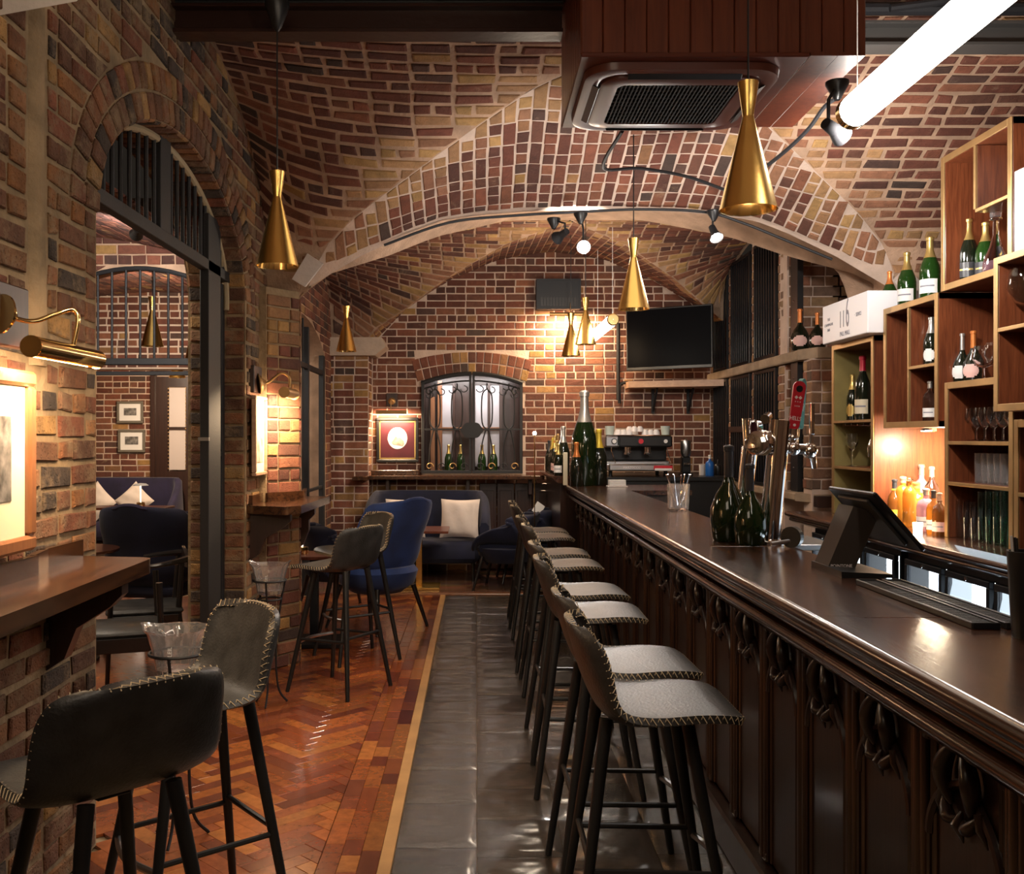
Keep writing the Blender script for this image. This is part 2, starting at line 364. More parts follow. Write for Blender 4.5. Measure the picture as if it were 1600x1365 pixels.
# ------------------------------------------------------------------ bricks
PAL = [(.125, .040, .024), (.14, .045, .027), (.10, .034, .022), (.18, .06, .033), (.085, .032, .022), (.19, .072, .038), (.12, .048, .03)]
PALY = [(.28, .15, .055), (.25, .125, .05), (.31, .17, .055), (.23, .11, .05)]
PALD = [(.075, .038, .028), (.09, .045, .034), (.06, .036, .028)]
def pick(yel=.07, dark=.1):
    r = random.random()
    if r < yel: c = random.choice(PALY)
    elif r < yel+dark: c = random.choice(PALD)
    else: c = random.choice(PAL)
    k = random.uniform(.8, 1.2); return tuple(x*k for x in c)
class Bricks:
    def __init__(s): s.L = []
    def one(s, fm, nsign, uv, d, col, jit=.0025, bev=.007, pad=0.0):
        # uv: 4 corners CCW
        pts = []; cu = sum(p[0] for p in uv)/4; cv = sum(p[1] for p in uv)/4
        e = 1e-3; p0 = fm(cu, cv); tu = fm(cu+e, cv)-p0; tv = fm(cu, cv+e)-p0
        n = tu.cross(tv).normalized()*nsign
        if p0.y < .3: return
        X = VX+p0.x*F/p0.y; Y = VY-(p0.z-EYE)*F/p0.y
        if X < -350 or X > 1950 or Y < -350 or Y > 1700: return
        inner = 0 < X < 1600 and 0 < Y < 1365
        c3 = [fm(u+random.uniform(-jit, jit), v+random.uniform(-jit, jit)) for u, v in uv]
        cen = sum(c3, Vector())/4
        L1 = (c3[1]-c3[0]).length; L2 = (c3[3]-c3[0]).length
        if min(L1, L2) < .02: return
        d = d*random.uniform(.65, 1.25)
        k1 = 1-2*bev/max(.02, (L1+L2)/2)
        ts = n.copy()
        back = [c-n*.004 for c in c3]; mid = [c+n*d*.55 for c in c3]; fr = [cen+(c-cen)*k1+n*(d+random.uniform(-.0015, .0015)) for c in c3]
        area = (c3[1]-c3[0]).cross(c3[3]-c3[0]).length*abs(n.dot((Vector((0, 0, EYE))-cen).normalized()))*(F/p0.y)**2
        s.L.append((area if inner else area*.0001, back+mid+fr, col))
    FS = [(0, 1, 5, 4), (1, 2, 6, 5), (2, 3, 7, 6), (3, 0, 4, 7), (4, 5, 9, 8), (5, 6, 10, 9), (6, 7, 11, 10), (7, 4, 8, 11), (8, 9, 10, 11)]
    def courses(s, fm, nsign, v0, v1, interval, ch=.08, L=.225, jw=.012, d=.010, col=None, hdr=4, start=0, jit=.0025):
        n = max(1, int(round((v1-v0)/ch))); ch = (v1-v0)/n
        for i in range(n):
            a = v0+i*ch+jw/2; b = v0+(i+1)*ch-jw/2; m = (a+b)/2
            im = interval(m); ia = interval(a); ib = interval(b)
            if len(ia) != len(im): ia = im
            if len(ib) != len(im): ib = im
            header = hdr and (i % hdr == hdr-1)
            for q, (u0, u1) in enumerate(im):
                if u1-u0 < .04: continue
                k = 0; u = math.floor(u0/L)*L - (0 if i % 2 else L/2) + start - random.uniform(0, .02)
                while u < u1:
                    w = L/2 if (header or random.random() < .22) else L
                    s0 = max(u, u0); s1 = min(u+w, u1)
                    if u1-s1 < .05: s1 = u1
                    if s1-s0 > .045:
                        e0 = s0 <= u0+1e-6; e1 = s1 >= u1-1e-6
                        A0 = max(ia[q][0], ia[q][0] if e0 else s0)+jw/2; B0 = ib[q][0] if e0 else s0
                        A1 = ia[q][1] if e1 else s1; B1 = ib[q][1] if e1 else s1
                        uv = [(A0, a), (A1-jw/2, a), (B1-jw/2, b), (B0+jw/2, b)]
                        cc = col((s0+s1)/2, m, u0, u1) if col else pick()
                        if A1-A0 > .03 and B1-B0 > .03: s.one(fm, nsign, uv, d, cc, jit)
                        if s1 == u1: break
                    u += w
    def finish(s, parent, m='brick', cap=300, name='brick'):
        s.L.sort(key=lambda t: -t[0]); rest = MB(); rest.c = []
        for i, (ar, vs, col) in enumerate(s.L):
            if i < cap and ar > 60:
                b = MB(); b.add(vs, s.FS); b.c = [col]*12; b.build(name, m, parent)
            else: rest.add(vs, s.FS); rest.c += [col]*12
        if rest.v: rest.build(name+'work', m, parent, kind='stuff')
def surface(fm, us, vs_, name, m, parent=None, kind=None, mb=None, build=True):
    """grid; us(v)->(u0,u1), vs_ list of v, 12 steps across"""
    mb = mb or MB(); n = 14; vv = []; ff = []
    for v in vs_:
        u0, u1 = us(v)
        for k in range(n+1): vv.append(fm(lerp(u0, u1, k/n), v))
    for i in range(len(vs_)-1):
        for k in range(n): a = i*(n+1)+k; ff.append((a, a+1, a+n+2, a+n+1))
    mb.add(vv, ff)
    if build: return mb.build(name, m, parent, kind=kind, smooth=True)
    return mb
def frange(a, b, n): return [a+(b-a)*i/n for i in range(n+1)]
# ================================================================== STRUCTURE
XW = -1.42
ZW = [(3.3, 3.6), (4.4, 3.62), (5.1, 3.68), (5.36, 3.66), (5.75, 3.59), (6.1, 3.45), (6.44, 3.24), (6.6, 2.95), (6.7, 2.5)]
ZG = [(4.25, 3.54), (4.66, 3.57), (5.1, 3.58), (5.54, 3.46), (5.8, 3.32), (6.18, 3.09), (6.4, 2.95), (6.6, 2.77), (6.7, 2.5)]
def za1(X):
    d = abs(X-.82); tb = [(0, 3.055), (.5, 3.045), (.8, 3.02), (1.05, 2.985), (1.25, 2.91), (1.6, 2.745), (1.98, 2.52), (2.6, 2.3)]
    return table(tb, d)
def gx1(Y, side):   # plan of the groin, bay one
    k = max(0, Y-5.1)/1.6*2.0
    return .85-k if side < 0 else .85+k
def gy1(X): return 5.1+abs(X-.85)/2.0*1.6
XR = 3.3
def z1(X, Y):       # X-lobes (courses parallel to X)
    zg = table(ZG, Y); zw = table(ZW, Y); s = -1 if X < .85 else 1; g = gx1(Y, s); w = XW if s < 0 else XR
    if s > 0: zw = zg
    t = (X-w)/(g-w) if abs(g-w) > 1e-6 else 1
    return zg+(zw-zg)*(1-min(1, max(0, t)))**3*.85
def arclen(fn, a, b, n=400):
    xs = frange(a, b, n); s = [0]
    for p, q in zip(xs, xs[1:]): s.append(s[-1]+math.hypot(q-p, fn(q)-fn(p)))
    tb = list(zip(s, xs)); return s[-1], (lambda t: table_fast(tb, t))
def table_fast(tb, x):
    lo, hi = 0, len(tb)-1
    if x <= tb[0][0]: return tb[0][1]+(x-tb[0][0])
    if x >= tb[-1][0]: return tb[-1][1]+(x-tb[-1][0])*0
    while hi-lo > 1:
        m = (lo+hi)//2
        if tb[m][0] <= x: lo = m
        else: hi = m
    a, b = tb[lo]; c, d = tb[hi]; return b+(d-b)*(x-a)/(c-a)
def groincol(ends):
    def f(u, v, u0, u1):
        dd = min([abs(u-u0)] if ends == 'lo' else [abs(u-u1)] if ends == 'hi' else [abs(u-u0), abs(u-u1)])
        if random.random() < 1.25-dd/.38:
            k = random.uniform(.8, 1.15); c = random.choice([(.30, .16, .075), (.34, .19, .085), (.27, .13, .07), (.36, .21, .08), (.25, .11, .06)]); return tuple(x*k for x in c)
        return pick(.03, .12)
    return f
# ---- ceiling, main bay
ceil = surface(lambda X, Y: Vector((X, Y, z1(X, Y)+.0)), lambda Y: (XW-.05, gx1(Y, -1)), frange(4.25, 6.7, 36), 'ceiling', 'mortar', kind='structure')
br = Bricks()
L1, Yof = arclen(lambda y: table(ZG, y), 6.68, 4.25)
for side in (-1, 1):
    fm = lambda X, s: Vector((X, Yof(s), z1(X, Yof(s))))
    if side < 0: iv = lambda s: [(XW, gx1(Yof(s), -1))]
    else: iv = lambda s: [(gx1(Yof(s), 1), XR)]
    br.courses(fm, 1, .06, L1, iv, ch=.083, L=.235, d=.009, col=groincol('hi' if side < 0 else 'lo'), jw=.027, jit=.0065)
surface(lambda X, Y: Vector((X, Y, z1(X, Y))), lambda Y: (gx1(Y, 1), XR+.05), frange(4.25, 6.7, 36), 'vault_back', 'mortar', ceil)
LX, Xof = arclen(za1, -1.13, 2.8)
def fy1(Y, s):
    X = Xof(s); g = gy1(X); zg = table(ZG, g); t = (Y-g)/max(.02, 6.7-g)
    return Vector((X, Y, lerp(zg, za1(X), min(1.1, max(0, t)))))
br.courses(fy1, 1, .05, LX, lambda s: [(gy1(Xof(s)), 6.655)] if gy1(Xof(s)) < 6.59 else [], ch=.083, L=.20, d=.008, col=groincol('lo'), jw=.016, hdr=2, jit=.004)
surface(fy1, lambda s: (gy1(Xof(s)), 6.7), frange(0, LX, 50), 'vault_soffit', 'mortarw', ceil)
# near, unseen side of the same bay and the bay over the photographer
mb = MB(); mb.box(-1.8, 3.6, 4.2, 5.2, 3.72, 3.8); mb.build('vault_near', 'mortar', ceil)
mb = MB(); mb.box(-1.8, 3.6, -1.2, 4.25, 3.5, 3.6); mb.box(-1.8, 3.6, 4.2, 4.25, 3.5, 3.8); mb.build('vault_front', 'mortar', ceil)
br.finish(ceil)
# transverse arch thickness and its wall over the rear bay
mb = MB(); xs = frange(-1.3, 2.95, 40); vs = []; fs = []
for x in xs:
    for y, z in ((6.7, za1(x)), (6.73, za1(x)+.1), (6.80, 3.9), (6.7, 3.9)): vs.append((x, y, z))
for i in range(len(xs)-1):
    for k in range(4): a = i*4+k; b = i*4+(k+1) % 4; fs.append((a, b, b+4, a+4))
mb.add(vs, fs); tarch = mb.build('trim_1', 'pale', kind='structure', smooth=False)
# springer stones
for pts in ([(456, 436), (480, 396), (504, 412), (476, 448)], [(1398, 440), (1418, 420), (1452, 452), (1420, 470)]):
    mb = MB(); mb.prism(pts, lambda x, y: P(x, y, 6.58), lambda x, y: P(x, y, 6.58)+Vector((0, .06, .01))); mb.build('springer_stone', 'stone', tarch)
mb = MB(); mb.prism([(-40, -30), (150, -30), (120, 2), (0, 24), (-40, 34)], lambda x, y: P(x, y, 2.95), lambda x, y: P(x, y-14, 3.0)); mb.build('springer_stone', 'stone', tarch)
# ---- ceiling, rear bay
XW2 = -1.62; XR2 = 2.66; YC2 = 9.05; H2 = 1.95
ZG2 = [(0, 3.5), (.54, 3.38), (1.08, 3.13), (1.4, 2.92), (1.8, 2.7), (1.95, 2.5)]
ZW2 = [(0, 3.46), (.8, 3.42), (1.35, 3.32), (1.7, 3.15), (1.85, 3.0), (1.95, 2.6)]
def gx2(Y, s): k = abs(Y-YC2)/H2*2.13; return .85-k if s < 0 else .85+k
def gy2(X): return YC2+abs(X-.85)/2.13*H2
def za2(X): return table([(0, 3.64), (.6, 3.55), (1.15, 3.32), (1.6, 3.05), (2.03, 2.6), (2.2, 2.5)], abs(X-.85))
def z2(X, Y):
    k = abs(Y-YC2); zg = table(ZG2, k); zw = table(ZW2, k); s = -1 if X < .85 else 1; g = gx2(Y, s); w = XW2 if s < 0 else XR2
    if s > 0 and g > w: return zg
    t = (X-w)/(g-w) if abs(g-w) > 1e-6 else 1; return lerp(zw, zg, min(1, max(0, t)))
ceil2 = surface(lambda X, Y: Vector((X, Y, z2(X, Y))), lambda Y: (XW2-.05, gx2(Y, -1)), frange(7.1, 11.0, 40), 'ceiling', 'mortar', kind='structure')
surface(lambda X, Y: Vector((X, Y, z2(X, Y))), lambda Y: (min(gx2(Y, 1), XR2), 3.9 if Y < 8.6 else XR2+.03), frange(7.1, 11.0, 40), 'vault_back', 'mortar', ceil2)
br = Bricks(); L2, Yo2 = arclen(lambda y: table(ZG2, abs(y-YC2)), 10.98, 7.1)
br.courses(lambda X, s: Vector((X, Yo2(s), z2(X, Yo2(s)))), 1, 0, L2, lambda s: [(XW2, gx2(Yo2(s), -1))], d=.009, col=groincol('hi'), jw=.019)
br.courses(lambda X, s: Vector((X, Yo2(s), z2(X, Yo2(s)))), 1, 0, L2, lambda s: [(gx2(Yo2(s), 1), XR2)] if gx2(Yo2(s), 1) < XR2-.1 else [], d=.009, col=groincol('lo'), jw=.019)
LX2, Xo2 = arclen(za2, -1.2, 2.66)
def fy2(Y, s):
    X = Xo2(s); g = gy2(X); t = (Y-g)/max(.02, 11.3-g)
    return Vector((X, Y, lerp(table(ZG2, g-YC2), za2(X), min(1.1, max(0, t)))))
br.courses(fy2, 1, 0, LX2, lambda s: [(gy2(Xo2(s)), 11.3)], L=.20, d=.008, col=groincol('lo'), jw=.015, hdr=2)
surface(fy2, lambda s: (gy2(Xo2(s)), 11.32), frange(0, LX2, 40), 'vault_soffit', 'mortar', ceil2)
def fy2n(Y, X):
    g = 2*YC2-gy2(X); t = (g-Y)/max(.02, g-7.1); return Vector((X, Y, lerp(table(ZG2, YC2-g), min(3.5, max(2.5, za1(X))+.4), min(1, max(0, t)))))
surface(fy2n, lambda X: (7.1, max(7.12, 2*YC2-gy2(X))), frange(-1.2, 3.25, 34), 'vault_near', 'mortar', ceil2)
br.finish(ceil2)
# ---- wall_left with arched opening
def zo(Y): return 2.353+.626*math.sqrt(max(0, 1-((Y-4.89)/1.19)**2))
def colwall(xf, xb, ya, yb, top, hole, hy0, hy1):
    """wall in the plane X=xf (thickness to xb) from ya to yb, arched hole hy0..hy1"""
    mb = MB(); ys = sorted(set([ya, yb, hy0, hy1]+[hy0+(hy1-hy0)*(1-math.cos(PI*i/36))/2 for i in range(37)]+frange(ya, yb, 30)))
    vs = []; fs = []
    for a, b in zip(ys, ys[1:]):
        m = (a+b)/2; ins = hy0 < m < hy1
        za, zb = (hole(a), hole(b)) if ins else (0, 0)
        o = len(vs); vs += [(xf, a, za), (xf, b, zb), (xf, b, top(b)), (xf, a, top(a)), (xb, a, za), (xb, b, zb), (xb, b, top(b)), (xb, a, top(a))]
        fs += [(o, o+1, o+2, o+3), (o+7, o+6, o+5, o+4), (o, o+4, o+5, o+1), (o+3, o+2, o+6, o+7)]
        if a in (ya, hy1): fs.append((o, o+3, o+7, o+4))
        if b in (yb, hy0): fs.append((o+1, o+5, o+6, o+2))
    return mb.add(vs, fs)
def jambs(mb, xf, xb, y0, y1, z):
    mb.box(xb, xf, y0-.02, y0, 0, z); mb.box(xb, xf, y1, y1+.02, 0, z)
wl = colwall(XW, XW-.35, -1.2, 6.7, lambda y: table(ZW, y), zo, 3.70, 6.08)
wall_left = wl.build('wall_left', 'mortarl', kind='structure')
YD = [(.16, .07, .035), (.20, .08, .035), (.12, .052, .028), (.22, .10, .042), (.15, .065, .035), (.25, .105, .036), (.18, .06, .03)]
def colL(u, v, u0, u1):
    r = random.random()
    if r < .14: c = (.055, .038, .03)
    elif r < .24: c = (.36, .20, .07)
    else: c = random.choice(YD)
    k = random.uniform(.75, 1.2); return tuple(x*k for x in c)
def ivL(v):
    out = []; far = 6.45
    if v > 2.5:
        far = 6.7
        while far > 4 and table(ZW, far) < v: far -= .02
    if v < 2.353: out = ([(1.0, 3.12), (3.27, 3.69)] if v > 1.72 else [(1.0, 3.69)])+[(6.09, far)]
    elif v < 2.353+.876-.01:
        h = 1.44*math.sqrt(max(0, 1-((v-2.353)/.876)**2)); out = [(1.0, 3.12), (3.27, 4.89-h), (4.89+h, far)]
    else: out = [(1.0, 3.12), (3.27, far)]
    return [i for i in out if i[1]-i[0] > .05]
br = Bricks(); br.courses(lambda y, z: Vector((XW, y, z)), 1, 0, 3.62, ivL, ch=.085, L=.24, jw=.022, d=.011, jit=.006, col=colL)
ell = lambda r: arclen_par(lambda a: (4.89+(1.19+r)*math.cos(a), 2.353+(.626+r)*math.sin(a)), 0, PI)
def arclen_par(f, a, b, n=300):
    s = [0]; ps = [f(a)]; ts = [a]
    for i in range(1, n+1):
        t = a+(b-a)*i/n; p = f(t); s.append(s[-1]+math.dist(p, ps[-1])); ps.append(p); ts.append(t)
    return s[-1], list(zip(s, ts))
for r0, r1 in ((.003, .115), (.128, .24)):
    T, tb = ell(r0); n = int(T/.085)
    for k in range(n):
        a0 = table_fast(tb, T*k/n+.008); a1 = table_fast(tb, T*(k+1)/n-.006)
        br.one(lambda a, r: Vector((XW, 4.89+(1.19+r)*math.cos(a), 2.353+(.626+r)*math.sin(a))), -1, [(a0, r0), (a1, r0), (a1, r1), (a0, r1)], .014, colL(0, 0, 0, 0), jit=.002)
T, tb = ell(0); n = int(T/.085)
for k in range(n):
    a0 = table_fast(tb, T*k/n+.006); a1 = table_fast(tb, T*(k+1)/n-.006)
    for x0, x1 in ((XW-.115, XW), (XW-.34, XW-.13)):
        br.one(lambda x, a: Vector((x, 4.89+1.19*math.cos(a), 2.353+.626*math.sin(a))), 1, [(x0, a0), (x1, a0), (x1, a1), (x0, a1)], .012, colL(0, 0, 0, 0), jit=.002)
br.courses(lambda x, z: Vector((x, 6.08, z)), 1, 0, 2.35, lambda v: [(XW-.34, XW)], ch=.085, L=.22, d=.012, jw=.016, col=colL)
br.finish(wall_left, 'brickr')
mb = MB(); mb.tube(spline([(XW-.045, 3.2, 1.75), (XW-.045, 3.2, 1.9), (XW-.05, 3.19, 2.5), (XW-.045, 3.2, 3.4)], 6), .075, 10); mb.build('mortar_chase', 'mortarl', wall_left, smooth=True)
# ---- pier between the bays
PP = [(-1.42, 6.45), (-1.37, 6.45), (-1.2, 6.7), (-1.27, 7.1), (-1.42, 7.1)]
mb = MB(); mb.prism(PP, lambda x, y: Vector((x, y, 0)), lambda x, y: Vector((x, y, 2.5)))
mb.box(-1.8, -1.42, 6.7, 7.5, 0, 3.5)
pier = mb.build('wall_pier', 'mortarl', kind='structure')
br = Bricks()
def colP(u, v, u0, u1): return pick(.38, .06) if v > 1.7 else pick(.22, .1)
for (a, b) in zip(PP[1:3], PP[2:4]):
    a = Vector((*a, 0)); b = Vector((*b, 0)); L = (b-a).length
    br.courses(lambda u, z: a.lerp(b, u/L)+Vector((0, 0, z)), 1, 0, 2.46, lambda v: [(0, L)], ch=.083, L=.22, d=.012, jw=.014, col=colP)
br.courses(lambda y, z: Vector((-1.37+(6.45-y)*0, y, z)), 1, 0, .01, lambda v: [], d=.01)
br.finish(pier, 'brick')
# ---- rear left wall X=-1.62
def zo2(Y): return 2.25+.42*math.sqrt(max(0, 1-((Y-9.1)/1.5)**2))
wl2 = colwall(XW2, XW2-.3, 7.1, 11.0, lambda y: table(ZW2, abs(y-YC2))+.02, zo2, 7.6, 10.6)
wall_l2 = wl2.build('wall_rear_left', 'mortar', kind='structure')
br = Bricks()
def ivR(v):
    far = 10.98
    while far > 9 and table(ZW2, far-YC2) < v: far -= .02
    if v < 2.25: return [(7.12, 7.58), (10.62, far)]
    if v < 2.67: h = 1.5*math.sqrt(max(0, 1-((v-2.25)/.42)**2)); return [(7.12, 9.1-h), (9.1+h, far)]
    return [(7.5, far)]
br.courses(lambda y, z: Vector((XW2, y, z)), 1, 0, 3.4, ivR, d=.01)
br.finish(wall_l2)
# ---- wall_back
WX0, WX1, WZ0, WZ1 = -.62, .51, 1.11, 2.17
def zwin(x): return WZ1+.07*(1-((x+.055)/.565)**2)
mb = MB()
mb.box(-2.95, -1.2, 11.0, 11.3, 0, 3.6); mb.box(-1.2, WX0, 11.3, 11.5, 0, 3.75); mb.box(WX1, 2.9, 11.3, 11.5, 0, 3.75)
mb.box(WX0, WX1, 11.3, 11.5, 0, WZ0)
vs = []; fs = []; xs = frange(WX0, WX1, 14)
for x in xs: vs += [(x, 11.3, zwin(x)), (x, 11.3, 3.75), (x, 11.5, 3.75), (x, 11.5, zwin(x))]
for i in range(14):
    for k in range(4): a = i*4+k; b = i*4+(k+1) % 4; fs.append((a, b, b+4, a+4))
mb.add(vs, fs)
wall_back = mb.build('wall_back', 'mortarw', kind='structure')
br = Bricks()
def colB(u, v, u0, u1):
    if u < .4 and (1.55 < v < 1.62 or .8 < v < 1.0) and random.random() < .4: return pick(1)
    if v < 1.2 and random.random() < .15: return pick(1)
    return pick(.025 if v > 1 else .1, .05)
def ivB(v):
    x0 = -1.19; x1 = 2.66
    while x0 < .8 and za2(x0) < v: x0 += .02
    while x1 > .9 and za2(x1) < v: x1 -= .02
    if WZ0-.03 < v < 2.15: return [(x0, WX0), (WX1, x1)]
    if v < 2.15: return [(x0, x1)]
    if v < 2.50:
        h = .60+(v-2.15)*.16; return [(x0, -.055-h), (-.055+h, x1)]
    return [(x0, x1)] if x1-x0 > .1 else []
br.courses(lambda x, z: Vector((x, 11.3, z)), 1, 0, 3.64, ivB, ch=.081, L=.225, d=.006, jw=.014, col=colB)
RR = 2.3; cz = 2.24-RR
for r0, r1 in ((.0, .12), (.132, .25)):
    n = 15
    for k in range(n):
        a0 = R(90)+(.275-.55*k/n); a1 = R(90)+(.275-.55*(k+1)/n)
        br.one(lambda a, r: Vector((-.055+(RR+r)*math.cos(a), 11.3, cz+(RR+r)*math.sin(a))), -1, [(a1+.002, r0), (a0-.002, r0), (a0-.002, r1), (a1+.002, r1)], .010, pick(.3, .06), jit=.001)
def colBP(u, v, u0, u1):
    if (1.2 < v < 1.36 or .72 < v < .95 or 1.95 < v < 2.1) and random.random() < .6: return pick(1)
    return pick(.1, .1)
br.courses(lambda x, z: Vector((x, 11.0, z)), 1, 0, 2.62, lambda v: [(-2.94, -1.2)], ch=.081, L=.225, d=.006, jw=.014, col=colBP)
br.courses(lambda x, z: Vector((x, 11.0, z)), 1, 2.62, 3.3, lambda v: [(-1.62, -1.36)], ch=.081, L=.225, d=.006, jw=.014, col=colBP)
br.courses(lambda y, z: Vector((-1.2, y, z)), 1, 0, 2.6, lambda v: [(11.0, 11.3)], ch=.081, L=.225, d=.006, jw=.013, col=colBP)
br.finish(wall_back)
mb = MB(); mb.prism([(-1.62, 2.42), (-1.12, 2.42), (-1.0, 2.52), (-1.05, 2.62), (-1.62, 2.62)], lambda x, z: Vector((x, 10.9, z)), lambda x, z: Vector((x, 11.3, z)))
mb.build('springer_stone', 'pale', wall_back)
# ---- right walls
mb = MB(); mb.box(XR, XR+.2, -1.2, 7.1, 0, 3.6)
mb.box(2.84, XR, 6.72, 7.1, 0, 3.7)
wall_right = mb.build('wall_right', 'mortar', kind='structure')
br = Bricks(); br.courses(lambda y, z: Vector((XR, y, z)), -1, 2.0, 3.5, lambda v: [(3.6, 6.6)], col=None)
br.courses(lambda x, z: Vector((x, 6.72, z)), 1, 2.0, 3.3, lambda v: [(2.84, 3.3)])
br.finish(wall_right)
mb = MB(); mb.box(2.66, 3.9, 8.5, 8.7, 2.15, 3.75); mb.box(3.3, 3.5, 7.0, 8.5, 0, 3.75); mb.box(2.3, 2.9, 11.5, 11.6, 0, 3.7); mb.box(3.05, 3.2, 8.5, 11.5, 0, 3.6)
wall_rr = mb.build('wall_rear_right', 'mortarw', kind='structure')
br = Bricks()
def colRR(u, v, u0, u1):
    k = random.uniform(.75, 1.2); c = random.choice([(.24, .13, .07), (.19, .10, .06), (.30, .18, .09), (.15, .09, .06), (.22, .09, .05)]); return tuple(x*k for x in c)
br.courses(lambda x, z: Vector((x, 8.5, z)), 1, 2.2, 3.6, lambda v: [(2.67, 3.6)], ch=.088, L=.24, col=colRR)
# wine-store front: pilasters, ledges
PILY = [(11.08, 11.3), (10.31, 10.52), (9.46, 9.63), (8.59, 8.78)]
pilY = [(11.10, 11.3), (10.34, 10.49), (9.48, 9.61), (8.60, 8.77)]
mb = MB()
for a, b in pilY: mb.box(2.67, 2.95, a, b, 0, 3.42); 
mb.box(2.67, 2.84, 7.9, 8.1, 0, 2.15)
mb.build('pilaster_core', 'mortarw', wall_rr)
for a, b in pilY:
    br.courses(lambda y, z: Vector((2.67, y, z)), -1, 1.06, 2.14, lambda v: [(a, b)], L=.2, col=colRR)
    br.courses(lambda y, z: Vector((2.67, y, z)), -1, 2.24, 3.36, lambda v: [(a, b)], L=.2, col=colRR)
    br.courses(lambda x, z: Vector((x, a, z)), 1, 1.06, 3.3, lambda v: [(2.67, 2.95)], L=.2, col=colRR)
br.courses(lambda x, z: Vector((x, 7.9, z)), 1, 1.1, 2.14, lambda v: [(2.66, 2.84)], ch=.088, L=.22, col=colRR)
br.courses(lambda y, z: Vector((2.67, y, z)), -1, 1.1, 2.14, lambda v: [(7.9, 8.1)], ch=.088, L=.22, col=colRR)
br.finish(wall_rr)
for z0, z1_, xx in ((2.15, 2.235, 2.62), (1.0, 1.065, 2.6)):
    mb = MB(); mb.box(xx, 3.0, 8.1, 11.3, z0, z1_, .01); mb.prism([(xx, 8.1), (2.70, 7.86), (3.05, 7.86), (3.05, 8.1)], lambda x, y: Vector((x, y, z0)), lambda x, y: Vector((x, y, z1_)))
    mb.build('stone_ledge', 'ledge', wall_rr)
# ---- side room beyond the left arch
mb = MB(); mb.box(-6.2, -2.85, 13.5, 13.7, 0, 3.4); mb.box(-2.95, -2.85, 11.3, 13.5, 0, 3.4); mb.box(-6.4, -6.2, 2, 13.7, 0, 3.4)
mb.box(-6.2, -1.77, 2.0, 2.1, 0, 3.4)
wall_far = mb.build('wall_side_room', 'mortarw', kind='structure')
br = Bricks()
br.courses(lambda x, z: Vector((x, 13.5, z)), 1, 0, 2.6, lambda v: [(-6.0, -4.40)], ch=.082, d=.009, jw=.015, col=lambda u, v, a, b: pick(.22, .08) if v < 1.1 else pick(.05, .05))
br.finish(wall_far)
mb = MB(); mb.box(-6.2, -3.0, 10.9, 11.1, 2.27, 3.4); wl_ = mb.build('wall_lintel', 'mortarw', kind='structure')
br = Bricks(); br.courses(lambda x, z: Vector((x, 10.9, z)), 1, 2.28, 3.3, lambda v: [(-4.6, -3.0)], ch=.081, d=.009, jw=.019); br.finish(wl_)
def zb(X): return 2.0+1.12*math.sqrt(max(0.02, 1-((X+3.5)/2.3)**2))
LXS, XoS = arclen(zb, -5.7, -1.78)
fS = lambda Y, s: Vector((XoS(s), Y, zb(XoS(s))))
ceil3 = surface(fS, lambda s: (2.1, 13.5), frange(0, LXS, 40), 'ceiling', 'mortar', kind='structure')
br = Bricks(); br.courses(fS, 1, .5, LXS, lambda s: [(3.6, 7.7)], L=.22, ch=.082, d=.01, hdr=3)
br.courses(fS, 1, .8, LXS, lambda s: [(7.95, 10.9)], L=.22, ch=.082, d=.01, hdr=3)
br.finish(ceil3)
# arched cross wall holding the iron screen at Y 7.75
mb = MB(); vs = []; fs = []; xs = frange(-3.75, -1.77, 30)
zsc = lambda x: 2.86-((x+2.65)**2)*.42
for x in xs: vs += [(x, 7.8, zsc(x)), (x, 7.8, 3.4), (x, 8.0, 3.4), (x, 8.0, zsc(x))]
for i in range(30):
    for k in range(4): a = i*4+k; b = i*4+(k+1) % 4; fs.append((a, b, b+4, a+4))
mb.add(vs, fs); mb.box(-6.2, -3.75, 7.8, 8.0, 0, 3.4)
wcross = mb.build('wall_cross_arch', 'mortar', kind='structure')
br = Bricks(); br.courses(lambda x, z: Vector((x, 7.8, z)), 1, 2.3, 3.2, lambda v: [i for i in [(-3.7, -2.65-math.sqrt(max(0, (2.86-v)/.42))), (-2.65+math.sqrt(max(0, (2.86-v)/.42)), -1.8)] if i[1]-i[0] > .05] if v < 2.86 else [(-3.7, -1.8)], d=.01)
br.finish(wcross)
# closing walls behind the photographer
mb = MB(); mb.box(-1.8, 3.5, -1.4, -1.2, 0, 3.5); mb.build('wall_front', 'mortar', kind='structure')
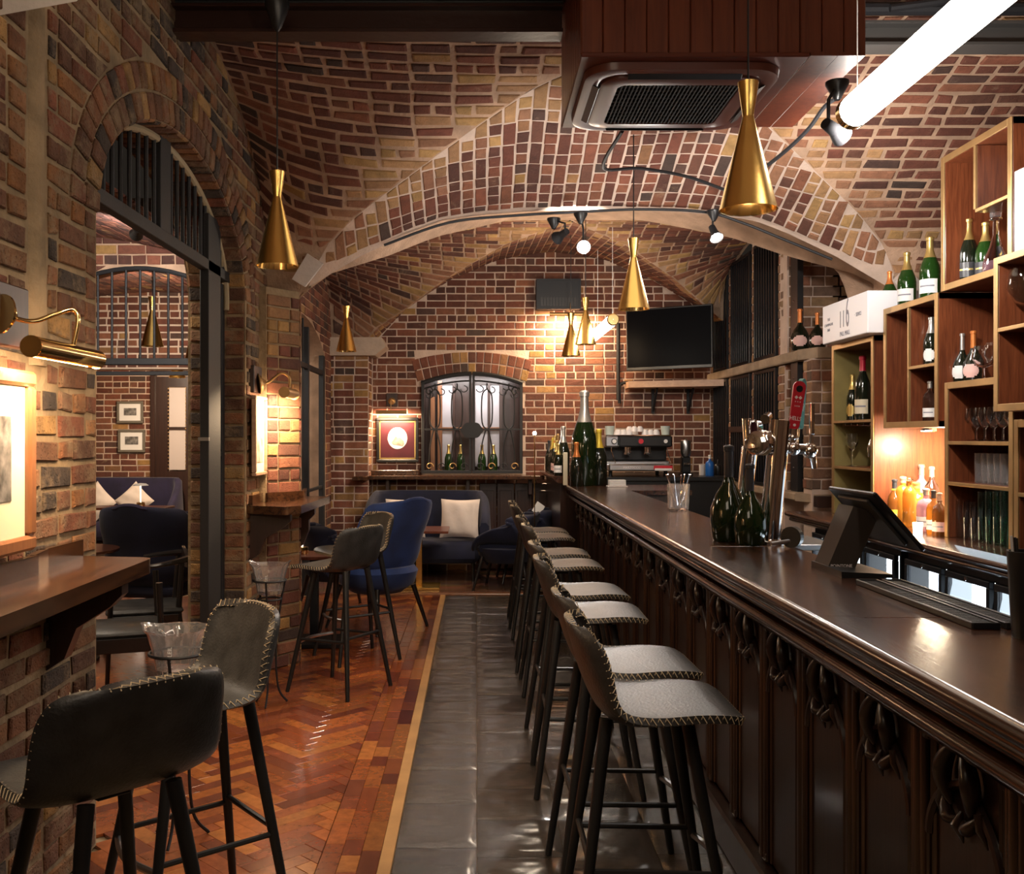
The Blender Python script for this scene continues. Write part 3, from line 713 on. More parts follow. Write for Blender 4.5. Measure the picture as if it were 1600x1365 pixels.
# ---- floor
floor = MB().box(-6.4, 3.6, -1.4, 13.7, -.12, -.014).build('floor', 'mortarl', kind='structure')
WPAL = [(.29, .078, .02), (.22, .052, .016), (.34, .10, .024), (.15, .033, .013), (.37, .125, .03), (.25, .065, .02), (.19, .048, .02), (.31, .09, .022)]
class Blocks:
    def __init__(s): s.L = []
    def add(s, quad, z0, z1, col, bev=.0015, gap=.0008, wob=0):
        n = len(quad); c = sum((Vector((*p, 0)) for p in quad), Vector())/n
        if c.y < .6: return
        X = VX+c.x*F/c.y; Y = VY+EYE*F/c.y
        if X < -250 or X > 1850 or Y > 1750: return
        q = [Vector((*p, 0)) for p in quad]; q = [p+(c-p).normalized()*gap for p in q]
        w = [random.uniform(-wob, wob) for _ in range(n)]
        bk = [p+Vector((0, 0, z0)) for p in q]; md = [p+Vector((0, 0, z1-bev+wi)) for p, wi in zip(q, w)]
        fr = [p+(c-p).normalized()*bev*1.4+Vector((0, 0, z1+wi)) for p, wi in zip(q, w)]
        fs = [(i+k*n, (i+1) % n+k*n, (i+1) % n+n+k*n, i+n+k*n) for k in (0, 1) for i in range(n)]+[tuple(range(2*n, 3*n))]
        s.L.append((1/c.y**3 if 0 < X < 1600 and Y < 1365 else 0, bk+md+fr, col, fs))
    def finish(s, parent, name, m, cap=300):
        s.L.sort(key=lambda t: -t[0]); rest = MB(); rest.c = []
        for i, (a, vs, col, fs) in enumerate(s.L):
            if i < cap and a > 0: b = MB(); b.add(vs, fs); b.c = [col]*len(vs); b.build(name, m, parent)
            else: rest.add(vs, fs); rest.c += [col]*len(vs)
        if rest.v: rest.build(name+'_rest', m, parent, kind='stuff')
def wcol(dark=1):
    c = random.choice(WPAL); k = random.uniform(.8, 1.2)*dark; return tuple(x*k for x in c)
bl = Blocks(); Lb, Wb = .28, .07; c45 = math.sqrt(.5)
for i in range(-40, 60):
    for k in range(-130, 200):
        ox = k*Wb+i*Lb; oy = k*Wb-i*Lb
        for kind in (0, 1):
            if kind == 0: q = [(ox, oy), (ox+Lb, oy), (ox+Lb, oy+Wb), (ox, oy+Wb)]
            else: q = [(ox+Lb, oy+Wb-Lb), (ox+Lb+Wb, oy+Wb-Lb), (ox+Lb+Wb, oy+Wb), (ox+Lb, oy+Wb)]
            w = [((a-b)*c45, (a+b)*c45) for a, b in q]
            cx = sum(p[0] for p in w)/4; cy = sum(p[1] for p in w)/4
            if not (-3.3 < cx and min(p[0] for p in w) < -.575 and 3.0 < cy < 9.55): continue
            if -1.78 < cx < -1.4 and not (3.75 < cy < 6.0 or 7.65 < cy): continue
            if max(p[0] for p in w) > -.567:
                o_ = []
                for p, r in zip(w, w[1:]+w[:1]):
                    if p[0] <= -.567: o_.append(p)
                    if (p[0] <= -.567) != (r[0] <= -.567): t_ = (-.567-p[0])/(r[0]-p[0]); o_.append((-.567, p[1]+(r[1]-p[1])*t_))
                w = o_
                if len(w) < 3: continue
            bl.add(w, -.012, 0, wcol(), wob=0)
bl.finish(floor, 'parquet_block', 'parquet')
bl = Blocks()
for c in range(3):
    x0 = -.565+c*.0715; y = 2.8-c*.1
    while y < 9.55:
        ln = random.choice([.14, .21, .28, .28]); e = min(9.55, y+ln)
        bl.add([(x0, y), (x0+.071, y), (x0+.071, e), (x0, e)], -.012, 0, wcol(.62 if c == 2 else .95)); y = e
for r in range(22):   # seating area planks beyond the threshold
    y0 = 9.66+r*.1; x = -3.0-random.random()*.6
    while x < .9:
        e = min(.95, x+random.choice([.6, .9, 1.2])); bl.add([(x, y0), (e, y0), (e, y0+.1), (x, y0+.1)], -.012, .004, tuple(v*random.uniform(.45, .75) for v in (.26, .13, .08))); x = e
bl.finish(floor, 'border_block', 'parquet')
mb = MB(); mb.box(-.350, -.302, 2.6, 9.6, -.012, .003, .002); mb.build('golden_edging', 'palew' and simple('edging', (.50, .27, .10), .35, .2, var=.15, coat=.3), floor)
mb = MB(); mb.box(-1.4, .9, 9.56, 9.65, -.012, .012, .004); mb.build('threshold_strip', 'frame', floor)
bl = Blocks()
for c, (x0, x1) in enumerate([(-.30, .0), (.0, .32), (.32, .66), (.66, 1.0)]):
    y = 2.5-c*.17
    while y < 9.55:
        e = min(9.55, y+random.uniform(.33, .5)); k = random.uniform(.75, 1.2)
        bl.add([(x0, y), (x1, y), (x1, e), (x0, e)], -.012, 0, (.042*k, .031*k, .023*k), bev=.004, gap=.0015, wob=.0015); y = e
from mathutils import noise as NZ
slabs = []
for a_, vs_, col_, fs_ in bl.L:
    x0 = min(v.x for v in vs_); x1 = max(v.x for v in vs_); y0 = min(v.y for v in vs_); y1 = max(v.y for v in vs_); nx, ny = 12, 16; vv = []; ff = []; sd = random.random()*50
    for j in range(ny+1):
        for i in range(nx+1):
            x = lerp(x0, x1, i/nx); y = lerp(y0, y1, j/ny); e = min(i, nx-i, j, ny-j)
            h = NZ.fractal(Vector((x*5+sd, y*11, sd)), .7, 2.1, 5)*.0042; st = math.floor(NZ.noise(Vector((x*3+sd, y*5, 3)))*4)/4*.003
            vv.append((x, y, (h+st-.0005) if e else -.006))
    for j in range(ny):
        for i in range(nx): q = j*(nx+1)+i; ff.append((q, q+1, q+nx+2, q+nx+1))
    k0 = len(vv); vv += [(x0, y0, -.012), (x1, y0, -.012), (x1, y1, -.012), (x0, y1, -.012)]; c_ = [0, nx, (ny+1)*(nx+1)-1, ny*(nx+1)]
    ff += [(k0, k0+1, c_[1], c_[0]), (k0+1, k0+2, c_[2], c_[1]), (k0+2, k0+3, c_[3], c_[2]), (k0+3, k0, c_[0], c_[3])]
    slabs.append((a_, vv, col_, ff))
for a_, vv, col_, ff in slabs: b = MB(); b.add(vv, ff); b.c = [col_]*len(vv); b.build('slate_slab', 'slate', floor, smooth=True, ang=1.2)
mb = MB(); mb.box(1.3, 2.2, -1, 9.2, -.012, 0); mb.build('bar_floor', 'mat_rubber', floor)
# ---- beams and conduits at the ceiling
def railthing(name, label, cat, m, boxes, tubes=()):
    t = MB()
    for b in boxes: t.box(*b, .004)
    for p, r in tubes: t.tube(p, r)
    return tag(t.build(name, m), label, cat)
o = thing('ceiling_beam', 'dark red-brown steel beam crossing the vault left of the wooden boxing', 'beam', (-.5, 4.66, 3.4))
b = MB(); b.box(-.95, .9, -.06, .06, 0, .018, .002); b.box(-.95, .9, -.008, .008, .018, .12); b.box(-.95, .9, -.06, .06, .12, .135, .002); b.build('girder', 'beam', o)
b = MB(); b.tube([(-.95, -.05, .19), (.9, -.05, .19)], .028, 10); b.tube([(-.95, -.02, .155), (.9, -.02, .155)], .012, 8); b.build('service_pipe', 'iron', o)
o = thing('ceiling_beam', 'grey steel beam with black pipes behind the glowing tube, right of the wooden boxing', 'beam', (2.4, 4.66, 3.34))
b = MB(); b.box(-.86, .9, -.06, .06, 0, .016, .002); b.box(-.86, .9, -.008, .008, .016, .10); b.box(-.86, .9, -.06, .06, .10, .115, .002); b.build('girder', 'beamg', o)
b = MB(); b.tube([(-.86, -.05, .17), (.9, -.05, .17)], .03, 10); b.tube(spline([(-.5, -.1, .15), (-.2, -.12, .19), (0, -.1, .28)]), .018, 8); b.build('service_pipe', 'iron', o)
# ================================================================== AC BOXING
o = thing('ceiling_boxing', 'mahogany boarded boxing hanging from the vault with an air conditioner in its underside', 'boxing', (.41, 3.9, 3.02))
for k in range(13):
    x0 = k*.0862; b = MB(); b.box(x0+.001, x0+.0852, 0, .02, 0.01, .6, .004); b.build('board', 'maho', o)
for k in range(9):
    y0 = .02+k*.0978; b = MB(); b.box(0, .02, y0+.001, y0+.0968, .01, .6, .004); b.build('board', 'maho', o)
for k in range(2):
    b = MB(); b.box(.903+k*.108, .903+k*.108+.107, 0, .9, 0, .016, .001); b.build('board', 'maho', o)
MAHF = simple('mahogany_face', (.10, .02, .009), .42, var=.2, coat=.1, vs=3, stretch=(.6, 8, 1))
b = MB(); b.box(0, .9, 0, .9, -.004, .015, .004); b.build('soffit_panel', MAHF, o)
b = MB(); b.box(1.10, 1.12, .02, .9, .01, .6, .003); b.build('side_panel', 'maho', o)
b = MB(); b.box(0, 1.12, .88, .9, .01, .6, .003); b.build('rear_panel', 'maho', o)
MBK = simple('matt_black', (.012, .011, .011), .8)
ac = thing('air_conditioner', 'red-brown ceiling cassette air conditioner with a square black grille', 'air conditioner', (.84, 4.35, 3.014))
def rsq(h, r, n=6):
    out = []
    for q, (sx, sy) in enumerate(((1, 1), (-1, 1), (-1, -1), (1, -1))):
        for i in range(n+1):
            a = q*PI/2+i*PI/2/n; out.append((sx*(h-r)+r*math.cos(a), sy*(h-r)+r*math.sin(a)))
    return out
def ringmesh(levels):
    mb = MB(); vs = []; fs = []; n = None
    for h, r, z in levels:
        p = rsq(h, r); n = len(p); vs += [(x, y, z) for x, y in p]
    for k in range(len(levels)-1):
        for i in range(n): j = (i+1) % n; fs.append((k*n+i, k*n+j, (k+1)*n+j, (k+1)*n+i))
    return mb.add(vs, fs)
MAHG = simple('cassette_gloss', (.11, .028, .016), .35, coat=.15)
ringmesh([(.40, .13, 0), (.395, .13, -.028), (.37, .12, -.034), (.335, .1, -.028), (.33, .1, -.012)]).build('outer_frame', MAHG, ac, smooth=True)
ringmesh([(.335, .1, -.012), (.325, .1, -.012)]).build('shadow_gap', 'black', ac)
for a in range(4):
    q = Matrix.Rotation(a*PI/2, 4, 'Z'); b = MB(); b.obox(q @ Matrix.Translation((0, .35, -.034)) @ Matrix.Rotation(.5, 4, 'X'), .46, .045, .006, .002); b.build('air_flap', 'black', ac)
ringmesh([(.33, .09, -.012), (.325, .09, -.036), (.31, .08, -.042), (.255, .04, -.042), (.25, .03, -.03)]).build('inner_frame', MAHG, ac, smooth=True)
INF = [o for o in C.objects if o.name == 'inner_frame'][0]
for k in range(30):
    x = -.24+k*.0166; b = MB(); b.box(x, x+.006, -.25, .25, -.041, -.026); b.build('grille_slat', MBK, INF)
b = MB()
for k in range(11): b.box(-.25, .25, -.23+k*.046, -.227+k*.046, -.0395, -.030)
b.box(-.25, .25, -.25, .25, -.022, -.018); b.build('grille_rib', MBK, INF)
# ================================================================== PENDANTS
def pendant_parts(t, h=.42, r=.095, cord=1.0, cone=True):
    b = MB(); pr = [(r, 0), (r*.985, .004), (r*.20, h*.72), (r*.19, h*.735), (r*.27, h*.86), (r*.36, h)]
    b.lathe(pr, n=28); b.lathe([(r*.36, h), (.004, h-.004)], n=28); shd = b.build('shade', 'brass', t, smooth=True, ang=.5)
    b = MB(); b.lathe([(r*.99, .001), (r*.96, .002), (r*.6, h*.35), (r*.2, h*.68)], n=28); b.build('shade_lining', 'brassp', shd, smooth=True)
    b = MB(); b.sphere((0, 0, h*.30), .022, 12); b.build('bulb', 'warmb', shd, smooth=True)
    b = MB(); b.cyl((0, 0, h-.004), (0, 0, h+cord), .0035, n=6); b.build('cord', 'black', t)
    if cone: b = MB(); b.lathe([(.006, 0), (.02, .02), (.055, .115), (.055, .13), (.001, .13)], (0, 0, h+cord-.1), 20); b.build('canopy_cone', 'black', t, smooth=True)
def pend(px, py, Y, cord, label, group=None, r=.095, h=.42, cone=True):
    p = P(px, py, Y); t = thing('pendant_lamp', label, 'pendant lamp', p, 0, group); pendant_parts(t, h, r, cord, cone)
    lamp('POINT', p+Vector((0, 0, h*.12)), 1.2, WARM, .03); return t
PG = 'brass cone pendant lamps'
pend(433, 416, 4.4, .72, 'brass cone pendant lamp before the left brick wall, hung from a black cone', PG)
pend(1169, 328, 3.27, .95, 'largest and nearest brass cone pendant lamp, in front of the air conditioner', PG, cone=False)
pend(990, 483, 5.9, .95, 'brass cone pendant lamp hanging just left of the television', PG)
pend(541, 549, 9.2, 1.15, 'small brass cone pendant lamp at left, hanging above the blue wing chair', PG)
pend(915, 538, 8.9, 1.2, 'small brass pendant above the giant bottle, right and higher of a pair', PG)
pend(892, 556, 9.8, 1.2, 'small brass pendant above the giant bottle, left and lower of a pair', PG)
pend(238, 541, 8.4, .75, 'brass cone pendant lamp in the side room, the left one seen through the arch', PG)
pend(303, 560, 8.9, .75, 'slim brass cone pendant lamp in the side room, beside the black post', PG, r=.078)
pend(277, 590, 12.0, .6, 'distant pendant lamp in the side room, only its rim showing below the iron band', PG, r=.1, h=.3)
# ================================================================== TUBES
def tube_lamp(y0, y1, label, wires):
    t = thing('tube_lamp', label, 'tube lamp', (1.17, y0, 2.53))
    b = MB(); b.tube([(0, .03, 0), (0, y1-y0-.03, 0)], .05, 20); b.build('glowing_tube', 'tube', t, smooth=True)
    for a, c in ((0, .04), (y1-y0-.04, y1-y0)): b = MB(); b.lathe([(.001, 0), (.045, 0), (.052, .006), (.052, .034), (.045, .04), (.001, .04)], n=20)  ; b.v = [(x, a+z, y) for x, y, z in b.v]; b.build('end_cap', 'brassp', t, smooth=True)
    for y in wires: b = MB(); b.cyl((0, y-y0, .045), (0, y-y0, .80), .0018, n=5); b.build('suspension_wire', 'white', t)
    return t
tube_lamp(1.7, 3.1, 'large glowing tube lamp hung over the near end of the bar', (1.9, 3.05))
tube_lamp(8.5, 10.0, 'small distant glowing tube lamp with a brass end cap, left of the television', (8.55, 9.6))
# ================================================================== TRACK SPOTS
def spot(px, py, Y, aim, label, bulbside='bulb', top=.3, m='iron'):
    p = P(px, py, Y); t = thing('ceiling_spotlight', label, 'spotlight', p)
    d = (Vector(aim)-p).normalized(); b = MB()
    b.cyl(-d*.11, -d*.05, .022, .026, 14); b.cyl(-d*.05, Vector((0, 0, 0)), .026, .045, 14, cap=False); b.build('lamp_head', m, t, smooth=True)
    b = MB(); b.cyl(-d*.02, -d*.012, .030, n=14); b.build('bulb', bulbside, t)
    b = MB(); b.tube([-d*.09, -d*.09+Vector((0, 0, top*.5)), Vector((-.02, 0, top))], .007, 6); b.build('arm', 'black', t)
    b = MB(); b.lathe([(.012, -.06), (.045, 0), (.045, .012), (.001, .012)], (-.02, 0, top), 16); b.build('mounting_cup', 'black', t, smooth=True)
    return t
spot(912, 386, 6.45, (.4, 2.6, 1.4), 'black ceiling spotlight with a starry glare near the middle of the arch', top=.21)
spot(1120, 372, 6.5, (1.9, 5.3, 1.2), 'black ceiling spotlight with a white face, left of the wine cages', top=.17)
spot(1316, 212, 3.9, (2.9, 4.9, 2.2), 'spotlight glaring just under the end of the large glowing tube', top=.2)
spot(870, 372, 6.6, (-.4, 8.0, 2.4), 'dark ceiling spotlight turned away, left of the glaring one', 'black', top=.12)
o = spot(213, 366, 6.4, (-3.2, 8.8, 2.6), 'spotlight washing the vault of the side room', top=.12)
lamp('SPOT', P(213, 366, 6.4), 90, COOL, .05, (-2.9, 8.6, 3.0), 120)
b = MB(); b.tube(spline([P(600, 383, 6.62), P(700, 348, 6.62), P(800, 337, 6.62), P(905, 331, 6.6), P(1000, 327, 6.6), P(1100, 331, 6.6), P(1160, 348, 6.6), P(1220, 372, 6.6), P(1300, 405, 6.6)], 6), .009, 6)
tag(b.build('cable_conduit', 'iron'), 'black conduit following the far edge of the main arch', 'conduit')
b = MB(); b.tube(spline([P(972, 205, 4.85), P(943, 262, 5.5), P(1000, 263, 5.6), P(1070, 275, 5.7), P(1120, 292, 5.8), P(1140, 300, 5.9)], 6), .010, 6)
tag(b.build('cable_conduit', 'iron'), 'black conduit curving over the vault below the boxing', 'conduit')
b = MB(); b.tube(spline([P(1140, 300, 5.9), P(1210, 250, 5.2), P(1260, 205, 4.9), P(1290, 165, 4.75), P(1315, 150, 4.7)], 6), .011, 6)
tag(b.build('cable_conduit', 'iron'), 'black conduit rising along the vault to the right of the boxing', 'conduit')
# ================================================================== WALL SCONCES
def sconce(name, label, plate, shade0, shade1, r, armpts, m='brass', block=None):
    t = thing(name, label, 'wall lamp', plate); O = Vector(plate); L = lambda p: Vector(p)-O
    nrm = (L(armpts[1])-L(armpts[0])).normalized()
    if block: b = MB(); b.box(*block, .004); b.v = [tuple(Vector(v)-O) for v in b.v]; b.build('wooden_block', 'door', t)
    q = nrm.to_track_quat('Z', 'Y').to_matrix()
    b = MB(); b.lathe([(.001, 0), (r*1.9, 0), (r*1.9, .006), (r*1.5, .012), (r*1.4, .02), (r*.9, .026), (r*.5, .045), (.001, .05)], n=24); b.v = [tuple(q @ Vector(v)) for v in b.v]; b.build('back_plate', m, t, smooth=True)
    b = MB(); b.tube([L(p) for p in spline(armpts, 8)], r*.24, 10); b.build('arm', m, t, smooth=True)
    a = L(shade0); c = L(shade1); d = (c-a).normalized(); q2 = d.to_track_quat('Z', 'Y').to_matrix()
    b = MB(); ln = (c-a).length; n = 22; vs = []; fs = []
    dn = Vector((0, 0, -1))
    w = dn.cross(d).normalized()
    for e in (0, ln):
        for i in range(n+1):
            an = R(-58)+(R(296))*i/n     # open towards below
            vs.append(a+d*e + (w*math.cos(an) - dn*math.sin(an))*r)
    for i in range(n): fs.append((i, i+1, n+2+i, n+1+i))
    b.add(vs, fs); b.build('shade', m, t, smooth=True)
    for e in (a, c): b = MB(); b.cyl(e-d*.002, e+d*.002, r, n=20); b.build('shade_end', m, t)
    b = MB(); b.cyl(a+d*.03+dn*r*.2, c-d*.03+dn*r*.2, r*.35, n=10); b.build('bulb', 'warmb', t)
    return t
pl = P(14, 490, 2.78); pl.x = -1.335
sconce('picture_lamp', 'large polished brass picture lamp over the framed print at the left edge', pl, (-1.20, 2.67, 1.765), (-1.20, 3.13, 1.765), .03,
       [pl, (-1.29, 2.87, 1.855), (-1.24, 2.93, 1.885), (-1.205, 2.96, 1.9), (-1.19, 2.96, 1.87), (-1.2, 2.95, 1.79)], 'brassp', (-1.37, -1.336, 2.6, 2.96, 1.78, 1.96))
lamp('AREA', (-1.20, 2.9, 1.74), 11, WARM, .42, (-1.42, 3.1, 1.4), sy=.05)
lamp('AREA', (-1.2, 2.9, 1.74), 2.5, WARM, .42, (-1.30, 2.9, 1.0), sy=.05)
pl = Vector((-1.385, 6.3, 1.86))
sconce('picture_lamp', 'small brass picture lamp lighting the brick pier beyond the arch', pl, (-1.2, 6.18, 1.80), (-1.2, 6.52, 1.80), .035,
       [pl, (-1.33, 6.32, 1.87), (-1.25, 6.34, 1.93), (-1.20, 6.35, 1.90), (-1.2, 6.35, 1.84)], 'brassd', (-1.42, -1.386, 6.18, 6.40, 1.80, 1.97))
lamp('AREA', (-1.17, 6.35, 1.755), 13, WARM, .3, (-1.42, 6.45, 1.4), sy=.05)
lamp('POINT', (-1.2, 6.3, 1.62), 3.0, WARM, .04)
pl = Vector((-.965, 11.27, 1.93))
sconce('picture_lamp', 'dark brass picture lamp over the oval portrait on the back wall', pl, (-1.13, 11.13, 1.80), (-.79, 11.13, 1.80), .022,
       [pl, (-.965, 11.2, 1.95), (-.965, 11.14, 1.94), (-.965, 11.13, 1.82)], 'brassd', (-1.03, -.90, 11.275, 11.29, 1.87, 2.02))
lamp('AREA', (-.95, 11.15, 1.775), 13, WARM, .34, (-.95, 11.32, 1.45), sy=.04)
pl = Vector((1.05, 11.27, 2.98))
sconce('picture_lamp', 'brass picture lamp glowing high on the back wall behind the pendant pair', pl, (.82, 11.12, 2.90), (1.25, 11.12, 2.90), .022,
       [pl, (1.05, 11.2, 3.02), (1.05, 11.13, 3.02), (1.05, 11.12, 2.92)], 'brassd')
lamp('AREA', (1.03, 11.1, 2.86), 34, WARM, .4, (1.03, 11.4, 2.3), sy=.05)
lamp('AREA', (1.17, 10.2, 2.5), 7, WARM, .3, (1.0, 11.3, 2.2))
# ================================================================== PICTURES
def picture(name, label, c, nrm, w, h, fw, fm, matc, artc, mw, depth=.03, extra=None, oval=False):
    c = Vector(c); n = Vector(nrm).normalized(); a = Vector((0, 0, 1)).cross(n).normalized(); up = Vector((0, 0, 1))
    t = thing(name, label, 'picture', c); m = Matrix((a, up, n)).transposed().to_4x4()
    b = MB()
    for (x, y, sx, sy) in ((0, h/2-fw/2, w, fw), (0, -h/2+fw/2, w, fw), (-w/2+fw/2, 0, fw, h-2*fw), (w/2-fw/2, 0, fw, h-2*fw)):
        b.obox(m @ Matrix.Translation((x, y, depth/2)), sx, sy, depth, fw*.2)
    b.build('frame', fm, t)
    b = MB(); b.obox(m @ Matrix.Translation((0, 0, depth*.35)), w-2*fw, h-2*fw, .004); mnt = b.build('mount', matc, t)
    if oval:
        b = MB(); pts = [(w*.23*math.cos(2*PI*i/32), h*.24*math.sin(2*PI*i/32)) for i in range(32)]
        b.prism(pts, lambda x, y: m @ Vector((x, y+.02, depth*.35+.001)), lambda x, y: m @ Vector((x, y+.02, depth*.35+.004))); ovp = b.build('oval_print', artc, mnt)
        b = MB(); b.prism([(-.07, -.03), (-.04, .01), (-.02, .05), (0, .02), (.03, .03), (.07, -.01), (.08, -.04), (.06, -.07), (.02, -.06), (-.05, -.05)], lambda x, y: m @ Vector((x, y, depth*.35+.004)), lambda x, y: m @ Vector((x, y, depth*.35+.006))); b.build('printed_hills', 'photo', mnt)
        b = MB(); z = depth*.35+.002
        for (x, y, sx, sy) in ((0, h/2-fw-.012, w-2*fw, .012), (0, -h/2+fw+.012, w-2*fw, .012), (-w/2+fw+.006, 0, .012, h-2*fw), (w/2-fw-.006, 0, .012, h-2*fw)):
            b.obox(m @ Matrix.Translation((x, y, z)), sx, sy, .006)
        b.build('gilt_slip', 'gold', t)
    else:
        b = MB(); b.obox(m @ Matrix.Translation((0, mw*.1, depth*.35+.003)), w-2*fw-2*mw, h-2*fw-2.2*mw, .003); b.build('print', artc, mnt)
    return t
picture('framed_print', 'wooden framed black and white print at the left edge, under the large brass lamp', (-1.345, 2.66, 1.45), (1, 0, 0), .62, .53, .045, 'frame', 'paper', 'photog', .09)
picture('framed_print', 'narrow-looking gilt framed print seen edge-on beside the lit pier', (-1.39, 6.28, 1.53), (1, 0, 0), .33, .5, .022, 'palew', 'paper', 'photo', .05)
picture('oval_portrait', 'black framed maroon picture with a white oval, under the back wall lamp', (-.90, 11.27, 1.49), (0, -1, 0), .48, .51, .035, 'black', 'maroon', 'white', .05, oval=True)
picture('framed_print', 'upper of two small grey framed prints in the side room', (-4.70, 13.46, 1.86), (0, -1, 0), .36, .30, .035, 'gframe', 'white', 'photog', .06)
picture('framed_print', 'lower of two small grey framed prints in the side room', (-4.68, 13.46, 1.47), (0, -1, 0), .37, .31, .035, 'gframe', 'white', 'photog', .06)
# ================================================================== IRON SCREENS
def posts(t, name, lst, m='iron'):
    for p0, p1, w, h in lst: b = MB(); b.bar(p0, p1, w, h, .003); b.build(name, m, t)
X0 = -1.53
s1 = thing('iron_screen', 'black iron screen with upright bars filling the near brick arch', 'iron screen', (X0, 4.89, 0)); 
rel = lambda y: y-4.89
posts(s1, 'post', [((0, rel(3.80), 0), (0, rel(3.80), zo(3.8)-.02), .05, .11)])
posts(s1, 'post', [((0, rel(5.70), 0), (0, rel(5.70), 2.78), .05, .26), ((-.03, rel(5.93), 0), (-.03, rel(5.93), 2.5), .04, .03), ((-.03, rel(6.03), 0), (-.03, rel(6.03), 2.45), .04, .06), ((0, rel(4.82), 2.49), (0, rel(4.82), zo(4.82)), .04, .16)])
posts(s1, 'rail', [((0, rel(3.75), 2.49), (0, rel(6.06), 2.49), .05, .06), ((-.03, rel(5.83), 1.42), (-.03, rel(6.06), 1.42), .03, .03)])
for y in (3.95, 4.06, 4.16, 4.26, 4.37, 4.48, 4.59, 4.70, 4.96, 5.06, 5.16, 5.27, 5.38, 5.49, 5.58, 5.9, 5.98):
    b = MB(); b.cyl((0, rel(y), 2.5), (0, rel(y), min(zo(y), 3)-.005), .011, n=8); b.build('bar', 'iron', s1)
b = MB(); b.tube([(0.0, rel(4.89+1.165*math.cos(a)), 2.353+.60*math.sin(a)) for a in frange(-.1, PI+.1, 30)], .02, 8); b.build('arched_rim', simple('pale_rim', (.33, .26, .16), .9, bump=.4), s1, smooth=True)
b = MB(); b.box(-.03, .03, rel(5.55), rel(5.57), 1.5, 1.52); b.build('latch', 'steel', s1)
s2 = thing('iron_screen', 'black iron grille with a curved top across the side room vault', 'iron screen', (-2.75, 7.75, 2.08))
posts(s2, 'rail', [((-.95, 0, .03), (.9, 0, .03), .08, .05), ((-.95, .02, -.06), (.9, .02, -.06), .03, .03)])
for k in range(15):
    x = -3.62+k*.11; b = MB(); b.cyl((x+2.75, 0, .03), (x+2.75, 0, zsc(x)-2.09), .010, n=8); b.build('bar', 'iron', s2)
b = MB(); b.tube([(x+2.75, 0, zsc(x)-2.10) for x in frange(-3.65, -1.85, 20)], .018, 8); b.build('arched_rail', 'iron', s2, smooth=True)
s3 = thing('iron_screen', 'tall black iron gate in the far left arch beyond the lit pier', 'iron screen', (-1.64, 9.1, 0))
posts(s3, 'post', [((0, y-9.1, 0), (0, y-9.1, min(zo2(y), 2.6)-.02), .05, w) for y, w in ((7.7, .06), (9.55, .06), (10.50, .12))])
posts(s3, 'rail', [((0, -1.45, 2.2), (0, 1.45, 2.2), .04, .05), ((0, -1.45, 1.0), (0, 1.45, 1.0), .03, .03)])
for k in range(8): y = 7.95+k*.2; b = MB(); b.cyl((0, y-9.1, 0.02), (0, y-9.1, zo2(y)-.02), .010, n=8); b.build('bar', 'iron', s3)
# ================================================================== STOOLS
def shell(prof, wid, lift, wrap, th, nu=16, nv=26, topround=.05, pw=2.4):
    """returns (outer+inner MB, rim path). prof: list of (x,z); others same length"""
    k = len(prof)-1
    def samp(lst, v):
        pts = spline([Vector((p if not isinstance(p, tuple) else p[0], p[1] if isinstance(p, tuple) else 0, 0)) for p in lst], 6)
        f = v*(len(pts)-1); i = min(int(f), len(pts)-2); return pts[i].lerp(pts[i+1], f-i)
    A = []
    for j in range(nv+1):
        v = j/nv; p = samp(prof, v); w = samp(wid, v).x; l = samp(lift, v).x; wr = samp(wrap, v).x; row = []
        for i in range(nu+1):
            u = -1+2*i/nu; a = abs(u)
            ww = w; dz = 0; dx = 0
            if v > .74: ww = w*(1-.32*((v-.74)/.26)**3)
            if v < .14: ww = w*(1-.25*(1-v/.14)**2.5)
            row.append(Vector((p.x+wr*a**pw+dx, ww*math.sin(u*PI/2*.92)/math.sin(PI/2*.92), p.y+l*a**pw+dz)))
        A.append(row)
    N = []
    for j in range(nv+1):
        row = []
        for i in range(nu+1):
            tu = A[j][min(i+1, nu)]-A[j][max(i-1, 0)]; tv = A[min(j+1, nv)][i]-A[max(j-1, 0)][i]
            n = tu.cross(tv); row.append(n.normalized() if n.length > 1e-9 else Vector((0, 0, 1)))
        N.append(row)
    return A, N, nu, nv
def shell_mesh(A, N, nu, nv, th, side=0):
    b = MB(); W = nu+1; vs = [A[j][i] for j in range(nv+1) for i in range(W)]+[A[j][i]+N[j][i]*th for j in range(nv+1) for i in range(W)]
    o = (nv+1)*W; fs = []
    for j in range(nv):
        for i in range(nu):
            a = j*W+i; fs.append((a, a+W, a+W+1, a+1)); fs.append((o+a, o+a+1, o+a+W+1, o+a+W))
    rim = [j*W for j in range(nv+1)]+[nv*W+i for i in range(1, W)]+[j*W+nu for j in range(nv-1, -1, -1)]+[i for i in range(nu-1, 0, -1)]
    m = len(rim)
    for k in range(m): a = rim[k]; c = rim[(k+1) % m]; fs.append((a, c, o+c, o+a))
    b.add(vs, fs); path = [(Vector(vs[r])+Vector(vs[r+o]))/2 for r in rim]; nr = [(Vector(vs[r])-Vector(vs[r+o])).normalized() for r in rim]
    cen = [(Vector(vs[r])) for r in rim]
    return b, path, nr
